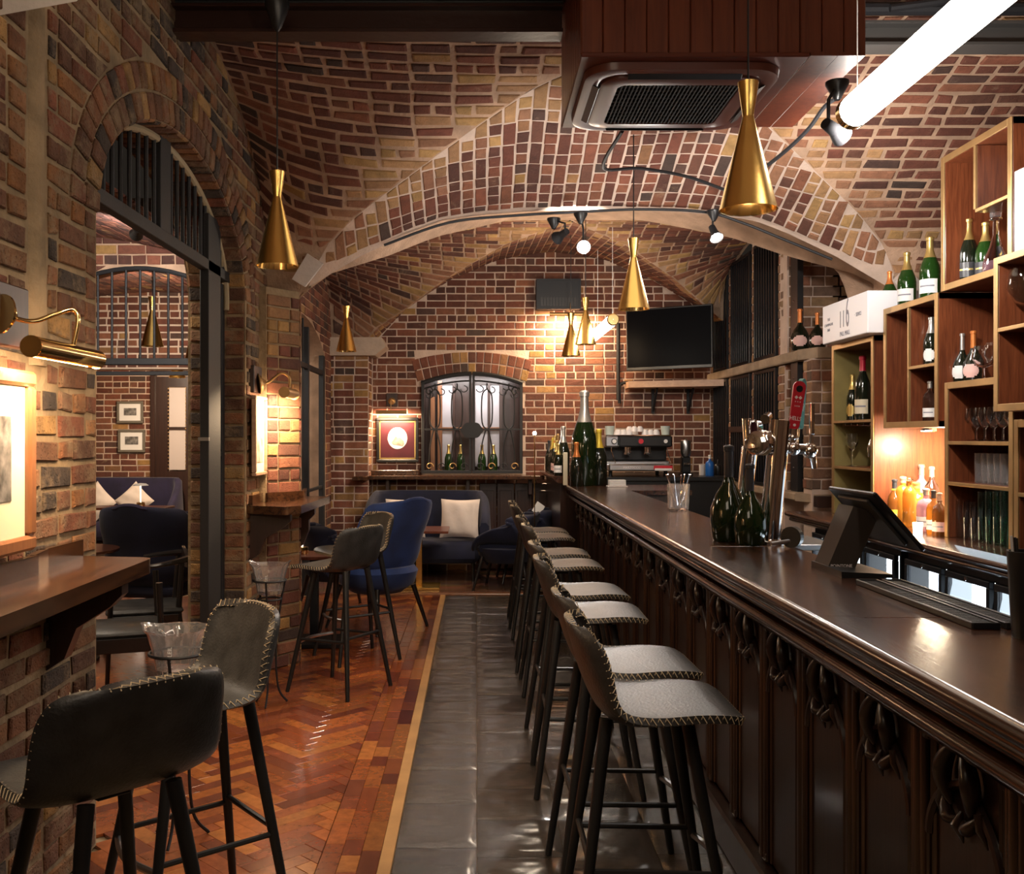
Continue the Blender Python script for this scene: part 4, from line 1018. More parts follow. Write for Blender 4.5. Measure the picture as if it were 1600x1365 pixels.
def zigzag(path, nr, out_mid, step=.0125, amp=.008, r=.0013):
    L = [0]
    for p, q in zip(path, path[1:]+path[:1]): L.append(L[-1]+(q-p).length)
    tot = L[-1]; n = int(tot/step); pts = []; P2 = path+[path[0]]; N2 = nr+[nr[0]]; i = 0
    for k in range(n):
        s = tot*k/n
        while L[i+1] < s: i += 1
        t = (s-L[i])/max(1e-6, L[i+1]-L[i]); p = P2[i].lerp(P2[i+1], t); nn = N2[i].lerp(N2[i+1], t).normalized()
        tg = (P2[i+1]-P2[i]).normalized(); o = tg.cross(nn)
        if o.dot(p-out_mid) < 0: o = -o
        if k % 2: pts.append(p+nn*(amp+.0012)-o*.006); pts.append(p+nn*amp*.8+o*.0022)
        else: pts.append(p-nn*amp*.8+o*.0022); pts.append(p-nn*(amp+.0012)-o*.006); pts.append(p-nn*amp*.8+o*.0022)
        if k % 2: pts.append(p+nn*amp*.8+o*.0022)
    b = MB(); b.tube(pts, r, 4, closed=True); return b
SP = [(.245, .722), (.21, .733), (.12, .735), (0, .722), (-.09, .722), (-.145, .75), (-.18, .815), (-.205, .89), (-.225, .96), (-.232, .992)]
SW = [.185, .195, .21, .225, .235, .235, .232, .226, .215, .205]
SL = [0, .004, .008, .018, .035, .05, .05, .035, .015, 0]
SWR = [0, 0, 0, 0, .005, .025, .05, .06, .055, .045]
A_, N_, nu_, nv_ = shell(SP, SW, SL, SWR, .02)
def stool(label, loc, rz, group, leather='leather'):
    t = thing('bar_stool', label, 'bar stool', loc, rz, group)
    b, path, nr = shell_mesh(A_, N_, nu_, nv_, .022); shl = b.build('seat_shell', leather, t, smooth=True, ang=1.0)
    zigzag(path, nr, Vector((0, 0, .82)), .010, .0108, .0013).build('stitching', 'stitch', shl)
    b = MB(); b.box(-.05, .05, -.04, .04, .698, .706, .002); b.build('under_frame', 'legm', t)
    ft = {}
    for sx in (1, -1):
        for sy in (1, -1):
            p0 = Vector((sx*.115-.01, sy*.105, .712 if sx > 0 else .728)); p1 = Vector((sx*.225, sy*.215, 0)); b = MB(); b.cyl(p0, p1, .019, .0125, 10); b.build('leg', 'legm', t, smooth=True, ang=1); ft[(sx, sy)] = (p0, p1)
    at = lambda k, z: ft[k][1].lerp(ft[k][0], z/.70)
    b = MB(); p = at((1, 1), .29); q = at((1, -1), .29); b.tube(spline([p, p.lerp(q, .5)+Vector((.035, 0, 0)), q], 8), .0105, 8); b.build('footrest', 'steel', t, smooth=True)
    for a, c, z in (((-1, 1), (-1, -1), .33), ((1, 1), (-1, 1), .31), ((1, -1), (-1, -1), .31)):
        b = MB(); b.cyl(at(a, z), at(c, z), .009, n=8); b.build('stretcher', 'legm', t)
    return t
G1 = 'grey stitched leather stools along the bar'; G2 = 'grey stitched leather stools at the wall shelves'
st0 = stool('nearest grey leather stool at the bar, facing the carved counter front', (.49, 2.90, 0), 0, G1)
names = ['second', 'third', 'fourth', 'fifth', 'sixth', 'seventh', 'eighth']
for nm, (y, dx, rz) in zip(names, [(3.41, .0, .02), (4.38, -.01, -.02), (4.98, .0, .03), (6.02, .01, .0), (6.62, 0, -.03), (7.69, .0, .02), (8.18, .0, 0)]):
    dup(st0, (.49+dx, y, 0), rz, nm+' nearest grey leather stool in the row along the bar', G1)
sA = stool('nearest dark leather stool at the left wall shelf, its back towards the viewer', (-.865, 2.30, 0), R(138), G2, 'leatherd')
sB = dup(sA, (-.86, 3.02, 0), R(218), 'dark leather stool beside the ice bucket, its back edge stitching seen side-on', G2)
sC = dup(sA, (-.83, 6.0, 0), R(150), 'grey leather stool in front of the blue chair at the pier shelf', G2)
sD = dup(sA, (-.83, 6.85, 0), R(212), 'leather stool half hidden between the pier shelf stool and the blue chair', G2)
# ================================================================== WALL SHELVES (drinks ledges)
def drinks_ledge(label, poly, z0, z1, up, brackets, loc):
    t = thing('drinks_shelf', label, 'shelf', loc); O = Vector(loc)
    b = MB(); b.prism(poly, lambda x, y: Vector((x, y, z0))-O, lambda x, y: Vector((x, y, z1))-O); b.build('shelf_top', 'ledgew', t)
    for p, q in up:
        b = MB(); d_ = (Vector(q)-Vector(p)).normalized(); nn = Vector((-d_.y, d_.x))*.012; p_, q_ = Vector(p), Vector(q); pl_ = [tuple(p_-nn), tuple(q_-nn), tuple(q_+nn), tuple(p_+nn)]
        b.prism(pl_, lambda x, y: Vector((x, y, z1))-O, lambda x, y: Vector((x, y, z1+.06))-O); b.build('upstand', 'frame' if 0 else 'ledgew', t)
    for y, x0, x1 in brackets:
        b = MB(); pr = [(x0, z0), (x1, z0), (x1, z0-.05), (x1-.04, z0-.09), (x0+.10, z0-.16), (x0+.06, z0-.26), (x0, z0-.30)]
        b.prism(pr, lambda x, z: Vector((x, y-.03, z))-O, lambda x, z: Vector((x, y+.03, z))-O); b.build('bracket', 'door', t)
    return t
def rounded(poly, r, idx):
    out = []
    for i, p in enumerate(poly):
        if i in idx:
            a = Vector(poly[i-1]); c = Vector(poly[(i+1) % len(poly)]); p = Vector(p); u = (a-p).normalized(); w = (c-p).normalized()
            for k in range(6): t = k/5; q = (p+u*r)*(1-t)**2+2*p*(1-t)*t+(p+w*r)*t*t; out.append((q.x, q.y))
        else: out.append(tuple(p))
    return out
drinks_ledge('polished dark wooden drinks shelf along the left brick wall', rounded([(-1.42, 1.2), (-1.10, 1.2), (-1.13, 3.47), (-1.42, 3.52)], .05, (2,)), 1.05, 1.10,
             [((-1.35, 1.2), (-1.35, 3.03)), ((-1.36, 3.02), (-1.395, 3.2)), ((-1.40, 3.18), (-1.40, 3.5))], [(3.3, -1.42, -1.17), (2.0, -1.42, -1.17)], (-1.42, 2.3, 1.05))
drinks_ledge('wooden drinks shelf wrapped around the lit brick pier', rounded([(-1.42, 6.12), (-1.16, 5.98), (-1.08, 6.1), (-1.05, 7.08), (-1.42, 7.08)], .03, (1,)), 1.05, 1.10,
             [((-1.40, 6.14), (-1.40, 6.44)), ((-1.36, 6.42), (-1.18, 6.68)), ((-1.17, 6.7), (-1.22, 7.05))], [(6.2, -1.42, -1.16), (6.75, -1.24, -1.1)], (-1.42, 6.6, 1.05))
# ================================================================== ICE BUCKETS
def bucket(label, x, y, z, r, rz=0, h=.17):
    st = thing('bucket_stand', 'slim black metal stand carrying the '+label, 'stand', (x, y, 0))
    for zz, rr in ((z-h*.55, r*.86), (z-h-.03, r*.6)): b = MB(); b.tube([(rr*math.cos(a), rr*math.sin(a), zz) for a in frange(0, 2*PI, 24)[:-1]], .006, 6, True); b.build('ring', 'iron', st)
    for k in range(3):
        a = 2*PI*k/3+.5; c, s = math.cos(a), math.sin(a)
        b = MB(); b.tube(spline([(c*r*.86, s*r*.86, z-h*.55), (c*r*.62, s*r*.62, z-h-.05), (c*r*.35, s*r*.35, .35), (c*r*.45, s*r*.45, .1), (c*r*.95, s*r*.95, .006)], 6), .0065, 6); b.build('leg', 'iron', st, smooth=True)
    t = thing('ice_bucket', label, 'ice bucket', (x, y, z-h), rz)
    b = MB(); n = 40; vs = []; fs = []
    prof = [(.0, 0.0), (.62, 0), (.70, .25), (.80, .6), (.92, .92), (1.02, 1.0), (.97, 1.0), (.86, .9), (.74, .6), (.62, .12), (.0, .1)]
    for q, z_ in prof:
        for i in range(n):
            a = 2*PI*i/n; fl = 1+.035*math.cos(a*10)*(q > .5); ex = 1+.10*abs(math.cos(a))**6*(z_ > .85)
            vs.append((r*q*fl*ex*math.cos(a)+1e-5*math.cos(a), r*q*fl*math.sin(a)+1e-5*math.sin(a), z_*h+.02*abs(math.cos(a))**8*(z_ > .85)))
    for k in range(len(prof)-1):
        for i in range(n): j = (i+1) % n; fs.append((k*n+i, k*n+j, (k+1)*n+j, (k+1)*n+i))
    b.add(vs, fs); b.build('bowl', 'crystal', t, smooth=True)
    m = basis(Vector((0, -r*.80, h*.52)), (1, 0, 0), (0, 0, 1)); text('C LEIL', .022, 'white', t, m @ Matrix.Rotation(R(90), 4, 'Z'))
bucket('fluted clear ice bucket between the two near left stools', -1.13, 3.75, .80, .122)
bucket('fluted clear ice bucket by the pier, smaller and farther', -1.18, 5.65, .80, .108)
# ================================================================== BAR
BX = .816; BZ = 1.08
bar = thing('bar_counter', 'long polished dark wooden bar with carved gothic panels along its front', 'bar counter', (BX, 1.0, 0))
def extr(prof, y0, y1, name, m, parent, O, smooth=True, ang=.5):
    b = MB(); b.prism(prof, lambda x, z: Vector((x, y0, z))-O, lambda x, z: Vector((x, y1, z))-O); return b.build(name, m, parent, smooth=smooth, ang=ang)
O = Vector(bar.location)
def arc(cx, cz, r, a0, a1, n=8): return [(cx+r*math.cos(R(lerp(a0, a1, i/n))), cz+r*math.sin(R(lerp(a0, a1, i/n)))) for i in range(n+1)]
for y0, y1 in ((.9, 2.42), (2.423, 4.0), (4.003, 6.1), (6.103, 9.2)):
    b = MB(); b.box(BX+.012-O.x, 1.275-O.x, y0-1, y1-1, BZ-.04, BZ, .002); b.build('counter_top', 'bar', bar)
    pr = arc(BX+.02, BZ-.016, .020, 90, 270, 8)+[(BX+.03, BZ-.042), (BX+.034, BZ-.05)]+arc(BX+.05, BZ-.062, .016, 110, 230, 5)+[(BX+.075, BZ-.085), (BX+.12, BZ-.085), (BX+.12, BZ+.004), (BX+.02, BZ+.004)]
    extr(pr, y0, y1, 'counter_nosing', 'bar', bar, O)
    pr = arc(BX+.045, BZ-.105, .018, 90, 270, 7)+[(BX+.06, BZ-.13), (BX+.075, BZ-.15), (BX+.10, BZ-.165), (BX+.14, BZ-.165), (BX+.14, BZ-.085), (BX+.045, BZ-.087)]
    extr(pr, y0, y1, 'lower_moulding', 'bar', bar, O)
b = MB(); b.box(BX+.02-O.x, 1.27-O.x, 4.015-1, 4.02-1, BZ, BZ+.0012); b.build('brass_inlay', 'brassp', bar)
b = MB(); b.box(.96-O.x, 1.25-O.x, -.1, 8.15, 0.0, BZ-.05); b.build('counter_body', 'barf', bar)
b = MB(); b.box(.90-O.x, .96-O.x, -.1, 8.2, 0, .14, .01); b.build('plinth', 'barf', bar)
# return leg and brass-free far end
b = MB(); b.box(1.275-O.x, 1.78-O.x, 7.2, 8.2, BZ-.04, BZ, .003); b.build('counter_top', 'bar', bar)
b = MB(); b.box(1.25-O.x, 1.74-O.x, 7.25, 8.15, 0, BZ-.04); b.build('counter_body', 'barf', bar)
extr([(BX-.0, BZ+.004), (BX+.1, BZ+.004), (BX+.1, BZ-.085), (BX+.03, BZ-.085), (BX, BZ-.04)], 9.2, 9.215, 'end_moulding', 'bar', bar, O, smooth=False)
pw = .38
def leafpts(s): return None
def panel_meshes():
    out = []
    b = MB(); b.box(.95, .965, .03, pw-.03, .15, .93); out.append(('panel_field', b))
    b = MB()
    for y, r in ((-.022, .010), (0, .016), (.022, .010)): b.cyl((.943, y, .15), (.943, y, .925), r, n=8)
    for y in (.048, .062, pw-.048, pw-.062): b.cyl((.950, y, .15), (.950, y, .9), .007, n=6)
    b.box(.935, .965, -.04, .04, .14, .17, .003); b.box(.935, .965, -.045, .045, .89, .925, .004); out.append(('reeded_pilaster', b))
    # pointed arch with cusped tracery
    b = MB(); c = pw/2; hw = pw/2-.045; z0 = .70; pts = []
    for i in range(9):
        a = i/8*R(62); pts.append((.943, c-hw+hw*1.9*(1-math.cos(a)), z0+hw*1.9*math.sin(a)*.62))
    pts2 = [(x, 2*c-y, z) for x, y, z in pts][::-1]; full = [(x, y, min(z, .905)) for x, y, z in pts+pts2]
    b.tube(full, .010, 6)
    b.cyl((.943, c-hw, .15), (.943, c-hw, z0), .007, n=6); b.cyl((.943, c+hw, .15), (.943, c+hw, z0), .007, n=6)
    out.append(('arch_moulding', b))
    for s in (-1, 1):
        b = MB(); T = frange(0, 1, 12)
        b.tube([(.928-.012*math.sin(t*PI), c+s*(.015+.07*math.sin(t*PI*.8)), z0+.17-.20*t) for t in T], [.004+.021*math.sin(PI*t)**.8 for t in T], 8); out.append(('carved_leaf', b))
        b = MB(); b.tube([(.93-.01*math.sin(t*PI), c+s*(.10-.085*t), z0-.01-.055*math.sin(t*PI*.75)) for t in T], [.003+.016*math.sin(PI*t)**.8 for t in T], 8)
        b.tube([(.93, c+s*(.105), z0-.0), (.925, c+s*.12, z0-.04), (.935, c+s*.135, z0-.085)], [.016, .012, .002], 8); out.append(('carved_leaf', b))
    b = MB(); b.tube([(.93, c, z0-.03), (.92, c, z0-.065), (.935, c, z0-.12)], [.004, .017, .002], 8); out.append(('carved_leaf', b))
    for nm, q in out:
        if nm == 'carved_leaf': q.v = [(.938+(x-.93)*.8, c+(y-c)*.68, .83+(z-(z0+.02))*.68) for x, y, z in q.v]
    return out
protos = []; M['barr'] = wood('reeded_wood', (.022, .009, .005), (.075, .032, .014), .3, 2, .4)
k = 0
for nm, mbx in panel_meshes():
    ob = mbx.build(nm, 'barr' if nm == 'reeded_pilaster' else 'barf', bar, smooth=nm != 'panel_field', ang=.9); protos.append(ob)
ys = [1.73+pw*(i-1) for i in range(0, 21)]
for i, y in enumerate(ys):
    for p in protos:
        q = p if i == 0 else p.copy()
        if i: C.objects.link(q)
        q.location = (-O.x, y-O.y, 0)
# raised ledge at the far corner
o = thing('bar_ledge', 'raised dark wooden ledge carrying champagne bottles past the far end of the bar', 'ledge', (.71, 9.24, 1.1)); O2 = Vector(o.location)
extr([(.71, 1.16), (1.1, 1.16), (1.1, 1.09), (.76, 1.09), (.73, 1.115), (.71, 1.135)], 9.25, 11.2, 'ledge_top', 'bar', o, O2, smooth=False)
b = MB(); b.box(.78-O2.x, 1.1-O2.x, .03, 1.9, -1.1, -.01); b.build('ledge_body', 'barf', o)
# coffee counter
o = thing('coffee_counter', 'black counter carrying the coffee machine by the back wall', 'counter', (1.9, 10.4, 0))
b = MB(); b.box(-.79, .68, -.45, .85, 1.08, 1.12, .004); b.build('counter_top', 'black', o); b = MB(); b.box(-.78, .66, -.42, .8, 0, 1.08); b.build('counter_body', 'black', o)
# back counter
bc = thing('back_counter', 'dark wooden back counter under the bottle shelves with a moulded edge', 'counter', (2.17, 2.0, 0)); O3 = Vector(bc.location)
BCX = 2.17
extr(arc(BCX+.016, .984, .016, 90, 270, 6)+[(BCX+.02, .965), (BCX+.035, .955)]+arc(BCX+.045, .945, .012, 120, 240, 4)+[(BCX+.07, .92), (BCX+.3, .92), (BCX+.3, 1.0)], 2.0, 7.0, 'counter_nosing', 'bar', bc, O3)
b = MB(); b.box(BCX+.3-O3.x, 3.29-O3.x, 0, 4.65, .92, 1.0); b.build('counter_top', 'bar', bc)
b = MB(); b.box(2.40-O3.x, 3.29-O3.x, 0, 4.65, 0, .92); b.build('counter_body', 'barf', bc)
# fridges
FRX = 2.245
fy = [(3.45, 3.86), (3.90, 4.31), (4.35, 4.76), (4.80, 5.21), (5.34, 5.75), (5.79, 6.20), (6.24, 6.65)]
for gi, grp in enumerate(((0, 1, 2, 3), (4, 5, 6))):
    y0 = fy[grp[0]][0]-.02; y1 = fy[grp[-1]][1]+.02
    t = thing('bottle_fridge', ('black four-door' if gi == 0 else 'black three-door')+' glass fronted fridge glowing white under the back counter', 'fridge', (FRX, y0, .05)); Of = Vector(t.location)
    b = MB(); b.box(0.03, .15, 0, y1-y0, .83, .865); b.box(.03, .15, 0, y1-y0, 0, .08)
    for g in grp[:-1]: b.box(.03, .15, fy[g][1]-y0, fy[g+1][0]-y0, .08, .83)
    b.box(.03, .15, 0, .02, .08, .83); b.box(.03, .15, y1-y0-.02, y1-y0, .08, .83); b.build('cabinet', 'black', t)
    b = MB(); b.box(.135, .15, .02, y1-y0-.02, .08, .83); b.build('lit_interior', 'fridge', t)
    for g in grp:
        a, c = fy[g]; a -= y0; c -= y0; w = .028
        b = MB(); b.box(0, .028, a, c, .805, .835, .003); b.box(0, .028, a, c, .08, .13, .003); b.box(0, .028, a, a+w, .13, .805, .002); b.box(0, .028, c-w, c, .13, .805, .002); dfr = b.build('door_frame', 'bluish', t)
        b = MB(); b.box(.01, .016, a+w, c-w, .13, .805); b.build('door_glass', 'glass', dfr)
        b = MB(); b.cyl((-.004, (a+c)/2, .82), (0, (a+c)/2, .82), .010, n=12); b.build('door_lock', 'chrome', dfr)
        b = MB(); b.bar((-.012, c-.02, .35), (-.012, c-.02, .62), .015, .02, .004); b.build('door_handle', 'black', dfr)
        b = MB()
        for kk in range(4): yy = a+.09+kk*.075; b.lathe([(.001, 0), (.028, 0), (.028, .14), (.01, .2), (.01, .24), (.001, .24)], (.085, yy, .12), 10)
        b.build('stored_bottles', 'dglass', t, smooth=True, kind='stuff')
lamp('AREA', (2.20, 4.4, .5), 3, (.75, .9, 1), .8, (1.3, 4.4, .7), sy=1.6)
# ================================================================== BOX SHELVES
SX = 2.45; DX = 2.95
def shelfbox(label, y0, y1, z0, z1, parts=(), fw=.035, fx=SX, name='box_shelf', inner='shelf', face='brassd', bottom=True, near_z0=None, near_z1=None, back=True):
    t = thing(name, label, 'shelf', (fx, y0, z0)); O = Vector(t.location)
    def bx(nm, m, xa, xb, ya, yb, za, zb, bv=.002): b = MB(); b.box(xa-O.x, xb-O.x, ya-O.y, yb-O.y, za-O.z, zb-O.z, bv); b.build(nm, m, t)
    q = .004
    bx('side_panel', 'shelf', fx+q, DX, y0, y0+fw, near_z0 or z0, near_z1 or z1); bx('side_panel', inner, fx+q, DX, y1-fw, y1, z0, z1)
    bx('top_board', 'shelf', fx+q, DX, y0, y1, z1-fw, z1)
    bx('front_edge', face, fx-q, fx+q, y0, y0+fw, near_z0 or z0, near_z1 or z1); bx('front_edge', face, fx-q, fx+q, y1-fw, y1, z0, z1); bx('front_edge', face, fx-q, fx+q, y0+fw, y1-fw, z1-fw, z1)
    if bottom: bx('bottom_board', 'shelf', fx+q, DX, y0, y1, z0, z0+fw); bx('front_edge', face, fx-q, fx+q, y0+fw, y1-fw, z0, z0+fw)
    if back: bx('back_board', 'shelf', DX-.012, DX, y0, y1, z0, z1)
    for p in parts:
        if p[0] == 'h': _, a, c, z = p; bx('shelf_board', 'shelf', fx+.01, DX-.012, a, c, z-.018, z); bx('front_edge', face, fx-q, fx+.01, a, c, z-.018, z)
        else: _, y, a, c = p; bx('divider', 'shelf', fx+.01, DX-.012, y-.009, y+.009, a, c); bx('front_edge', face, fx-q, fx+.01, y-.009, y+.009, a, c)
    return t
shelfbox('narrow box shelf with an olive lining, farthest along the back bar', 6.125, 6.84, 1.0, 2.15, [('h', 6.16, 6.805, 1.633), ('h', 6.16, 6.805, 1.325)], inner='greenp', bottom=False)
shelfbox('brass edged box shelf hanging over the lit spirits, split in three cells', 5.27, 5.97, 1.575, 2.29, [('v', 5.63, 1.61, 2.255), ('h', 5.305, 5.621, 1.92)])
shelfbox('top brass edged box shelf nearest the ceiling', 4.54, 5.23, 2.285, 2.99, [('v', 4.88, 2.64, 2.955), ('h', 4.575, 4.871, 2.64)])
shelfbox('brass edged box shelf projecting at the right edge of the view', 3.55, 4.41, 1.634, 2.314, [('h', 3.585, 4.375, 2.0)], fx=2.30, fw=.032)
shelfbox('standing glass shelf unit beside the lit spirits', 4.53, 5.19, 1.0, 1.805, [('h', 4.565, 5.155, 1.50), ('h', 4.565, 5.155, 1.29)], bottom=False)
shelfbox('lower shelf unit at the right edge, beside the glass shelves', 3.6, 4.52, 1.0, 1.60, [('h', 3.635, 4.485, 1.27)], bottom=False)
# backing panelling behind the boxes, lit recess
o = thing('back_panelling', 'mahogany panelling closing the back of the bottle shelves', 'panelling', (3.0, 3.6, 1.0))
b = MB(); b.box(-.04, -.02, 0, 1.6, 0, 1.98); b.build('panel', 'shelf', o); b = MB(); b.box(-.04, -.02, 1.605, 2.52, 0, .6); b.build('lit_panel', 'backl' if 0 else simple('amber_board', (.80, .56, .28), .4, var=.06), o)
lamp('AREA', (2.60, 5.65, 1.56), 34, (1, .84, .60), .5, (2.68, 5.65, 1.0), sy=.3)
lamp('POINT', (2.72, 5.75, 1.46), 12, (1, .82, .56), .03)
lamp('POINT', (2.72, 5.32, 1.45), 2.5, (1, .72, .4), .03)
o = thing('cabinet_downlight', 'small glowing downlight under the hanging box shelf', 'light', (2.62, 5.75, 1.555)); b = MB(); b.cyl((0, 0, 0), (0, 0, .018), .03, n=16); b.build('lens', 'warmb', o); b = MB(); b.lathe([(.031, -.002), (.042, 0), (.042, .018), (.031, .018)], n=16); b.build('trim_ring', 'chrome', o)
# ================================================================== 116 SIGN
sg = thing('lightbox_sign', 'white box sign reading 116 PALL MALL standing on the far box shelf', 'sign', (2.36, 5.99, 2.152))
b = MB(); b.box(0, .42, 0, .78, 0, .255, .004); b.build('box', 'sign', sg)
def tY(body, y, z, size, m='ink', sx=1, parent=sg): # text on a face looking to -X; reads left to right as Y decreases
    return text(body, size, m, parent, basis(Vector((-.001, y, z)), (0, -1, 0), (0, 0, 1)), sx=sx)
tY('11', .42, .125, .155, sx=.7); tY('6', .325, .155, .27, sx=.45); tY('PALL MALL', .37, .035, .042, sx=.85)
tY('THE', .66, .155, .026); tY('CHAMPAGNE', .66, .12, .026); tY('BAR', .66, .085, .026); tY('·  SERVICE', .15, .13, .034, sx=.7)
# ================================================================== BOTTLES
def bottle(label, p, h, kind='champ', glass='dglass', foil='gold', lab='cream', face=-1.9, group=None, w=None, lw=1.1, lsh='band'):
    t = thing('champagne_bottle' if kind == 'champ' else 'wine_bottle' if kind == 'wine' else 'spirit_bottle', label, 'bottle', p, 0, group)
    if kind == 'champ': pr = [(.001, 0), (.13, 0), (.14, .015), (.14, .44), (.132, .52), (.10, .62), (.062, .72), (.045, .80), (.043, .93), (.001, .93)]; f0 = .66; bw = .14
    elif kind == 'round': pr = [(.001, 0), (.15, 0), (.165, .03), (.185, .20), (.18, .34), (.13, .48), (.07, .58), (.045, .66), (.042, .93), (.001, .93)]; f0 = .66; bw = .18
    elif kind == 'wine': pr = [(.001, 0), (.12, 0), (.125, .01), (.125, .50), (.11, .60), (.06, .72), (.045, .80), (.045, .97), (.001, .97)]; f0 = .76; bw = .125
    elif kind == 'tall': pr = [(.001, 0), (.12, 0), (.125, .01), (.12, .68), (.10, .75), (.05, .80), (.048, .92), (.001, .92)]; f0 = .85; bw = .12
    elif kind == 'squat': pr = [(.001, 0), (.20, 0), (.21, .02), (.21, .55), (.17, .66), (.07, .72), (.06, .88), (.001, .88)]; f0 = .8; bw = .21
    else: pr = [(.001, 0), (.15, 0), (.155, .01), (.155, .55), (.13, .65), (.05, .74), (.045, .92), (.001, .92)]; f0 = .8; bw = .155
    k = (w/(2*bw*h)) if w else 1
    b = MB(); b.lathe([(r*h*(k if r > .07 else min(k, 1.1)), z*h) for r, z in pr], n=20); gb = b.build('glass_body', glass, t, smooth=True, ang=.9)
    rr = lambda z: max(.0, [lerp(a[0], c[0], (z-a[1])/max(1e-6, c[1]-a[1])) for a, c in zip(pr, pr[1:]) if a[1] <= z <= c[1]][0])
    b = MB(); zz = frange(f0, min(.93, pr[-1][1]-.001), 6); sc = (k if kind != 'x' else 1)
    pf = [(rr(z)*h*(sc if rr(z) > .07 else min(sc, 1.1))+.0012, z*h) for z in zz]; top = pf[-1]
    pf += [(top[0]*1.22, top[1]+.002), (top[0]*1.22, top[1]+.045*h), (top[0]*.9, top[1]+.062*h), (.0008, top[1]+.066*h)]
    b.lathe(pf, n=16); b.build('foil_capsule', foil, t, smooth=True, ang=.6)
    if lab:
        r = bw*h*k*1.012
        b = MB()
        if lsh == 'band': b.lathe([(r, h*.10), (r, h*.32)], n=12, a0=face-lw, a1=face+lw)
        else:
            for q in range(8):
                t0 = -1+q/4; t1 = t0+.25; hw = .8*math.sqrt(max(0, 1-((t0+t1)/2)**2)); b.lathe([(rr(.22+.125*t0)*h*k+.0015, h*(.22+.125*t0)), (rr(.22+.125*t1)*h*k+.0015, h*(.22+.125*t1))], n=8, a0=face-hw, a1=face+hw)
        b.build('label', lab, gb)
        if lsh == 'band': b = MB(); b.lathe([(r*1.004, h*.20), (r*1.004, h*.225)], n=10, a0=face-lw*.7, a1=face+lw*.7); b.build('label_print', 'ink' if lab != 'blackf' else 'gold', gb)
        if kind in ('champ', 'wine') : b = MB(); b.lathe([(rr(f0+.01)*h*k*1.03+.001, h*(f0-.015)), (rr(f0+.04)*h*k*1.0+.002, h*(f0+.02))], n=16); b.build('neck_band', lab if lab != 'blackf' else 'gold', t)
    return t
def onbar(px, py, Y): p = P(px, py, Y); return p
B = bottle
# giant bottle and friends at the far end
B('giant champagne bottle with a long silver foil neck at the far end of the bar', (.985, 9.08, BZ), .875, 'champ', 'gglass', 'silver', None, w=.235)
B('champagne bottle with a yellow foil neck right of the giant bottle', (1.12, 9.1, BZ), .52, 'champ', 'dglass', 'yellowf', None, w=.15)
B('red-capped bottle standing in front of the giant bottle', (.89, 8.85, BZ), .40, 'champ', 'dglass', 'orange', None, w=.12)
B('tall silver foil bottle left of the giant bottle', (.82, 9.42, 1.16), .47, 'champ', 'dglass', 'silver', None, w=.125)
B('small gold foil bottle with a white label in front of the silver foil one', (.765, 9.31, 1.16), .30, 'champ', 'dglass', 'gold', 'white', w=.085)
LBC = ['gold topped bottle near the front left of the crowded ledge', 'orange topped bottle with a pink label on the crowded ledge', 'yellow topped bottle on the crowded ledge', 'gold topped bottle with a pink label on the crowded ledge', 'taller gold topped bottle in the middle of the crowded ledge', 'tallest dull brass topped bottle at the back of the crowded ledge', 'black topped bottle at the far left of the crowded ledge']
for i, (px, Y, h, f, l) in enumerate([(849, 10.3, .34, 'gold', None), (853, 9.9, .33, 'orange', 'pink'), (858, 10.1, .36, 'yellowf', None), (862, 9.7, .33, 'gold', 'pink'), (866, 9.9, .38, 'gold', None), (872, 10.2, .40, 'brassd', None), (845, 10.7, .33, 'blackf', None)]):
    X = (px-VX)*Y/F; B(LBC[i], (max(.78, X), Y, 1.16), h, 'champ', 'dglass', f, l, group='bottles clustered on the raised ledge', w=.085)
b = MB(); b.box(-.02, .02, -.015, .015, 0, .30, .002); tag(b.build('bottle_carton', 'cream', loc=(.815, 9.13, BZ)), 'narrow pale carton between the silver foil bottle and the giant bottle', 'carton')
# pair of dark magnums near the taps
B('larger of two dark bottles with black capsules in front of the beer taps', (1.072, 4.22, BZ), .41, 'round', 'gglass', 'blackf', None, w=.152)
B('smaller of two dark bottles with black capsules in front of the beer taps', (1.118, 4.06, BZ), .335, 'round', 'bgreen' if 0 else 'gglass', 'blackf', None, w=.128)
# ledge bottles over the wine cages
for px, py, Y, h, lb in ((1250, 540, 8.2, .35, 'orange-capped champagne bottle with a round pink label beside the black post, the left one'), (1277, 538, 8.05, .30, 'orange-capped champagne bottle partly hidden by the 116 sign')):
    p = P(px, py, Y); B(lb, (p.x, p.y, 2.235), h, 'round', 'dglass', 'orange', 'pink', lsh='round', w=.15 if h > .32 else .13)
def shelfY(px, X): return X*F/(px-VX)
def sb(px, X, z, h, lb, **k): return B(lb, (X, shelfY(px, X), z), h, **k)
F0 = -2.35
sb(1332, 2.56, 1.633, .32, 'champagne bottle with a gold shield label in the olive lined shelf', foil='gold', lab='gold', lsh='round', w=.08, face=F0)
sb(1348, 2.56, 1.633, .43, 'tall dark wine bottle with a cream label and red capsule in the olive lined shelf', kind='wine', foil='redf', lab='cream', w=.10, face=F0)
sb(1390, 2.53, 2.29, .25, 'champagne bottle with an orange neck in front of the 116 sign', glass='bgreen', foil='orange', lab='white', face=F0, w=.085)
sb(1417, 2.55, 2.29, .33, 'green champagne bottle with a pale gold neck, left of two on the hanging box', glass='bgreen', foil='gold', lab='white', face=F0, w=.105)
sb(1453, 2.55, 2.29, .36, 'green champagne bottle with a pale gold neck, right of two on the hanging box', glass='bgreen', foil='gold', lab='white', face=F0, w=.11)
sb(1413, 2.60, 1.61, .32, 'clear slender spirit bottle in the left cell of the hanging box', kind='tall', glass='glass', foil='silver', lab='white', face=F0, w=.075)
sb(1443, 2.60, 1.92, .30, 'pink foiled champagne bottle in the upper right cell of the hanging box', foil='pink', lab='pink', face=F0, w=.085)
